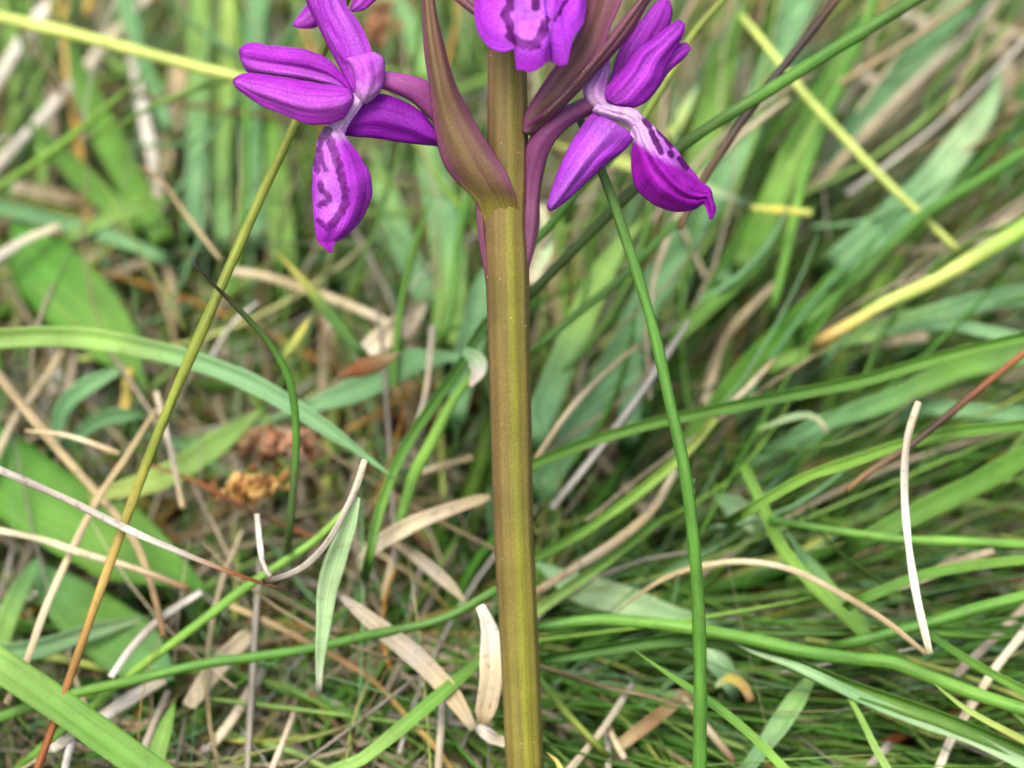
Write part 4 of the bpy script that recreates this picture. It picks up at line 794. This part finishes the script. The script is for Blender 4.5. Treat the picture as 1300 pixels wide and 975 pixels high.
bead = lump('seed_bead', [(261, 951, 20, 6)], [lin((120, 112, 110), K)], M_RUSH, 'tiny grey bead on a thin stalk at the bottom edge', 'seed', 3)
o = B('r', (21, 24), [3, 4], '261,955 266,968 270,1000', 'drush>rush', 'bead_stalk', '', '', parent=bead)

# rush sheath scar
o = lump('torn_sheath', [(876, 612, -.5, 6), (878, 622, -.4, 4.5)], [lin((150, 170, 110), K)], M_RUSH, None, None, 6); o.parent = PARENTS['rush']

# ---------------------------------------------------------------- the turf nobody could count: short grass, thatch
CAMN = np.array(CAMLOC); FN = np.array(FWD); UN = np.array(UP)
def project(p):
    r = p - CAMN; dep = r @ FN; x = r[..., 0] / dep * D / FW * 1300 + 650; y = 487.5 - (r @ UN) / dep * D / FW * 1300
    return x, y, (dep - D) * 1000

def strands(name, label, cat, n, gen, mat, segs=7, lim=.97):
    V, C, UVs = [], [], []
    cnt = 0
    for _ in range(n):
        g_ = gen()
        if g_ is None: continue
        p, w, col = g_                                    # (segs,3) path, half width (segs,), colour (segs,3)
        x, y, dm = project(p)
        inside = (x > -60) & (x < 1360) & (y > -60) & (y < 1035)
        tf = 32 + (975 - y) * .14
        if np.any(inside & (dm < tf * lim)) or np.any(dm < 6): continue
        T = np.gradient(p, axis=0); T /= np.linalg.norm(T, axis=1)[:, None] + 1e-12
        a = rng.uniform(0, np.pi); ref = np.array([math.cos(a), math.sin(a), .15])
        S = np.cross(T, ref); S /= np.linalg.norm(S, axis=1)[:, None] + 1e-9; N = np.cross(S, T)
        ring = np.stack([p - S * w[:, None], p - N * w[:, None] * .35, p + S * w[:, None]], 1)
        V.append(ring.reshape(-1, 3)); C.append(np.repeat(col, 3, 0))
        ul = np.arange(segs) * 6.0
        UVs.append(np.stack([np.tile(np.array([0, .5, 1.]) * w.max() * 2000, segs) + cnt * 3.1 % 97, np.repeat(ul, 3)], 1)); cnt += 1
    base = []
    for i in range(segs - 1):
        for j in range(3):
            base.append((i*3+j, i*3+(j+1) % 3, (i+1)*3+(j+1) % 3, (i+1)*3+j))
    base = np.array(base); nvs = segs * 3
    F = (base[None] + (np.arange(cnt) * nvs)[:, None, None]).reshape(-1, 4)
    me = bpy.data.meshes.new(name); Vv = np.concatenate(V)
    me.vertices.add(len(Vv)); me.vertices.foreach_set('co', Vv.astype(np.float32).ravel())
    me.loops.add(F.size); me.loops.foreach_set('vertex_index', F.astype(np.int32).ravel())
    me.polygons.add(len(F)); me.polygons.foreach_set('loop_start', np.arange(0, F.size, 4, dtype=np.int32))
    me.update(calc_edges=True)
    me.polygons.foreach_set('use_smooth', np.ones(len(F), bool))
    a = me.color_attributes.new('col', 'FLOAT_COLOR', 'POINT'); cc = np.ones((len(Vv), 4), np.float32); cc[:, :3] = np.concatenate(C)
    a.data.foreach_set('color', cc.ravel())
    ul = me.uv_layers.new(name='UVMap'); uu = np.concatenate(UVs).astype(np.float32); ul.data.foreach_set('uv', uu[F.ravel()].ravel())
    me.materials.append(mat)
    o = bpy.data.objects.new(name, me); COL.objects.link(o); tag(o, label, cat, kind='stuff')
    print(name, cnt)
    return o

SEG = 7
tt = np.linspace(0, 1, SEG)
def root():
    y = rng.uniform(-.08, .80); x = rng.uniform(-1, 1) * (.14 + .16 * max(0, y + .1))
    return x, y
def gnoise(x, y, s, k): return mnoise.noise(Vector((x * s, y * s, k)))
GC = {k: np.array(lin(PAL[k], K)) for k in PAL}
def pick(d):
    ks = list(d); ws = np.array([d[k] for k in ks], float); return GC[ks[rng.choice(len(ks), p=ws / ws.sum())]]

def gen_grass():
    x, y = root()
    px = 650 + x * 10000 * .3 / (.55 + y * .8)
    right = 1 / (1 + math.exp(-(px - 650) / 160)); far = max(0, min(1, (y - .12) / .25))
    dens = .62 + .9 * gnoise(x, y, 22, 1) + .25 * (1 - right * far)
    if rng.random() > dens: return None
    Lh = rng.uniform(.025, .065) * (1 + 1.1 * far)
    az = rng.normal(0, 1.2) if rng.random() > right * .75 else rng.normal(0, .5)          # 0 = leaning to the right
    if right < .5 and rng.random() < .35: az += math.pi
    lean = abs(rng.normal(.45, .35)) + .25 * right; curl = rng.uniform(.1, 1.1) + .3 * right
    ang = lean + curl * tt
    h = np.concatenate([[0], np.cumsum(np.sin(ang[1:]))]) / (SEG - 1) * Lh; v = np.concatenate([[0], np.cumsum(np.cos(ang[1:]))]) / (SEG - 1) * Lh
    p = np.stack([x + h * math.cos(az), y + h * math.sin(az), v - .002], 1)
    wd = rng.choice([.0006, .0010, .0015, .0021], p=[.25, .32, .27, .16]) * rng.uniform(.8, 1.3) * (1 + .5 * far)
    w = wd * np.clip((1 - tt) / .35, .03, 1) ** .7
    c = pick(dict(green=3, deep=3, leaf=2, teal=2.2 * (1 - .4 * right), glauc=1.6, light=1.5, bright=1, lime=.5, olive=.5)) * rng.uniform(.8, 1.25)
    tipc = c if rng.random() > .2 else pick(dict(tan=2, ochre=1, yellow=1))
    col = c[None] * (1 - tt[:, None] ** 3) + tipc[None] * tt[:, None] ** 3
    return p, w, col
def gen_thatch():
    x, y = root()
    px = 650 + x * 10000 * .3 / (.55 + y * .8); far = max(0, min(1, (y - .12) / .25))
    Ls = rng.uniform(.012, .07); az = rng.uniform(0, 2 * math.pi); el = rng.normal(.15, .22); bend = rng.normal(0, .5)
    z0 = abs(rng.normal(0, .012)) + .001
    aa = az + bend * tt; ee = el - .5 * tt * rng.random()
    st_ = np.stack([np.cos(aa) * np.cos(ee), np.sin(aa) * np.cos(ee), np.sin(ee)], 1) * Ls / (SEG - 1)
    p = np.array([x, y, z0]) + np.concatenate([np.zeros((1, 3)), np.cumsum(st_[1:], 0)]); p[:, 2] = np.maximum(p[:, 2], .0005)
    wd = rng.choice([.0003, .0006, .0011, .0019], p=[.3, .35, .22, .13]) * rng.uniform(.8, 1.3) * (1 + .4 * far)
    w = wd * np.clip(np.minimum(tt, 1 - tt) / .1 + .35, 0, 1)
    c = pick(dict(tan=3, brown=2.2, straw=2.6, grey=1.5, pink=2, rust=.8, ochre=.8, dark=.5, white=.8)) * rng.uniform(.75, 1.2)
    return p, w, np.repeat(c[None], SEG, 0)
def gen_moss():
    x, y = root()
    if gnoise(x, y, 30, 5) < -.02: return None
    Ls = rng.uniform(.004, .016); az = rng.uniform(0, 2 * math.pi); el = rng.uniform(.3, 1.4)
    st_ = np.stack([np.cos(az) * np.cos(el) * tt, np.sin(az) * np.cos(el) * tt, np.sin(el) * tt], 1) * Ls
    p = np.array([x, y, rng.uniform(0, .006)]) + st_
    w = rng.uniform(.0003, .0012) * np.clip(np.minimum(tt + .15, 1 - tt) / .4, .05, 1)
    c = pick(dict(deep=3, green=2, teal=1, leaf=1)) * rng.uniform(.5, 1.0)
    return p, w, np.repeat(c[None], SEG, 0)
def gen_long(fine=False):
    px = rng.uniform(-150, 1450); py = rng.uniform(-120, 1080)
    right = 1 / (1 + math.exp(-(px - 640) / 70)); up = 1 - py / 975
    if rng.random() < right:
        a = math.atan2(860 - py, max(60, px - 640)); a = max(a, -.45) * .95 + rng.normal(0, .2); dirx, diry = math.cos(a), -math.sin(a)
        Lp = rng.uniform(140, 460); dry = .10 + .55 * max(0, up - .35)
        cd = dict(green=2.8, rush=2.4, light=1.3, bright=1.6, leaf=2.0, deep=1.2, glauc=.8 + 2.2 * max(0, up), teal=.6 + 1.2 * max(0, up), lime=.7, olive=.4)
        wpx = rng.choice([4, 7, 11, 17, 27], p=[.3, .32, .22, .11, .05])
    else:
        m = rng.random()
        a = (rng.normal(1.55, .35) if m < .35 + .45 * max(0, up) else rng.uniform(-.6, 3.7)); dirx, diry = math.cos(a), -math.sin(a)
        Lp = rng.uniform(100, 380); dry = .40 + (.12 if py > 450 else -.08)
        cd = dict(green=2.4, light=2.4, glauc=2.2, teal=1.6, leaf=1.4, bright=1, deep=.7, lime=1.2, olive=.5)
        wpx = rng.choice([4, 7, 12, 19, 28], p=[.3, .3, .22, .12, .06])
    if fine and px < 620 and py > 480 and rng.random() < .6: return None
    isdry = rng.random() < dry
    if isdry: cd = dict(straw=2.4, tan=2.6, pink=2, grey=1.4, white=1, ochre=.6, orange=.35, brown=.8); wpx *= .8
    Lr = rng.uniform(.94, 1.5) if rng.random() < .82 else rng.uniform(.84, .94)
    if fine: Lr = rng.uniform(.46, .84); wpx = rng.choice([3, 4.5, 6.5, 9]); Lp *= 1.15
    bend = rng.normal(0, .35) * Lp; nx_, ny_ = -diry, dirx
    pts = []
    for t in tt:
        x = px + dirx * Lp * (t - .5) + nx_ * bend * (t - .5) ** 2; y = py + diry * Lp * (t - .5) + ny_ * bend * (t - .5) ** 2
        yy = min(1150, max(-150, y)); tf = 32 + (975 - yy) * .14
        v = P(x, y, 4 + (Lr + .12 * (.5 - t)) * (tf - 4)); pts.append((v.x, v.y, max(v.z, .0008)))
    p = np.array(pts); sc = FW / 1300 * (D + .001 * 32 + .00014 * max(0, 975 - py)) / D
    w = wpx * .5 * sc * np.clip((1 - tt) / .3 + (.4 if isdry else 0), .04, 1) ** .7
    c = pick(cd) * rng.uniform(.8, 1.2); c2 = c * rng.uniform(.8, 1.2) if rng.random() > .15 else pick(dict(tan=1, yellow=.6, straw=1))
    return p, w, c[None] * (1 - tt[:, None] ** 2) + c2[None] * tt[:, None] ** 2
strands('long_grass', 'dense blurred long grass fanning out behind the orchid', 'grass', 4600, gen_long, M_BLADE, lim=.80)
strands('fine_grass', 'fine tangled grass and thin straw over the wider blades', 'grass', 620, lambda: gen_long(True), M_BLADE, lim=.42)
strands('thatch', 'matted dead grass and brown thatch between the green blades', 'thatch', 6500, gen_thatch, M_DRY)
strands('short_grass', 'mass of short blurred green grass behind the orchid', 'grass', 6000, gen_grass, M_BLADE)
strands('moss', 'low green moss and seedlings on the soil', 'moss', 2200, gen_moss, M_BLADE)
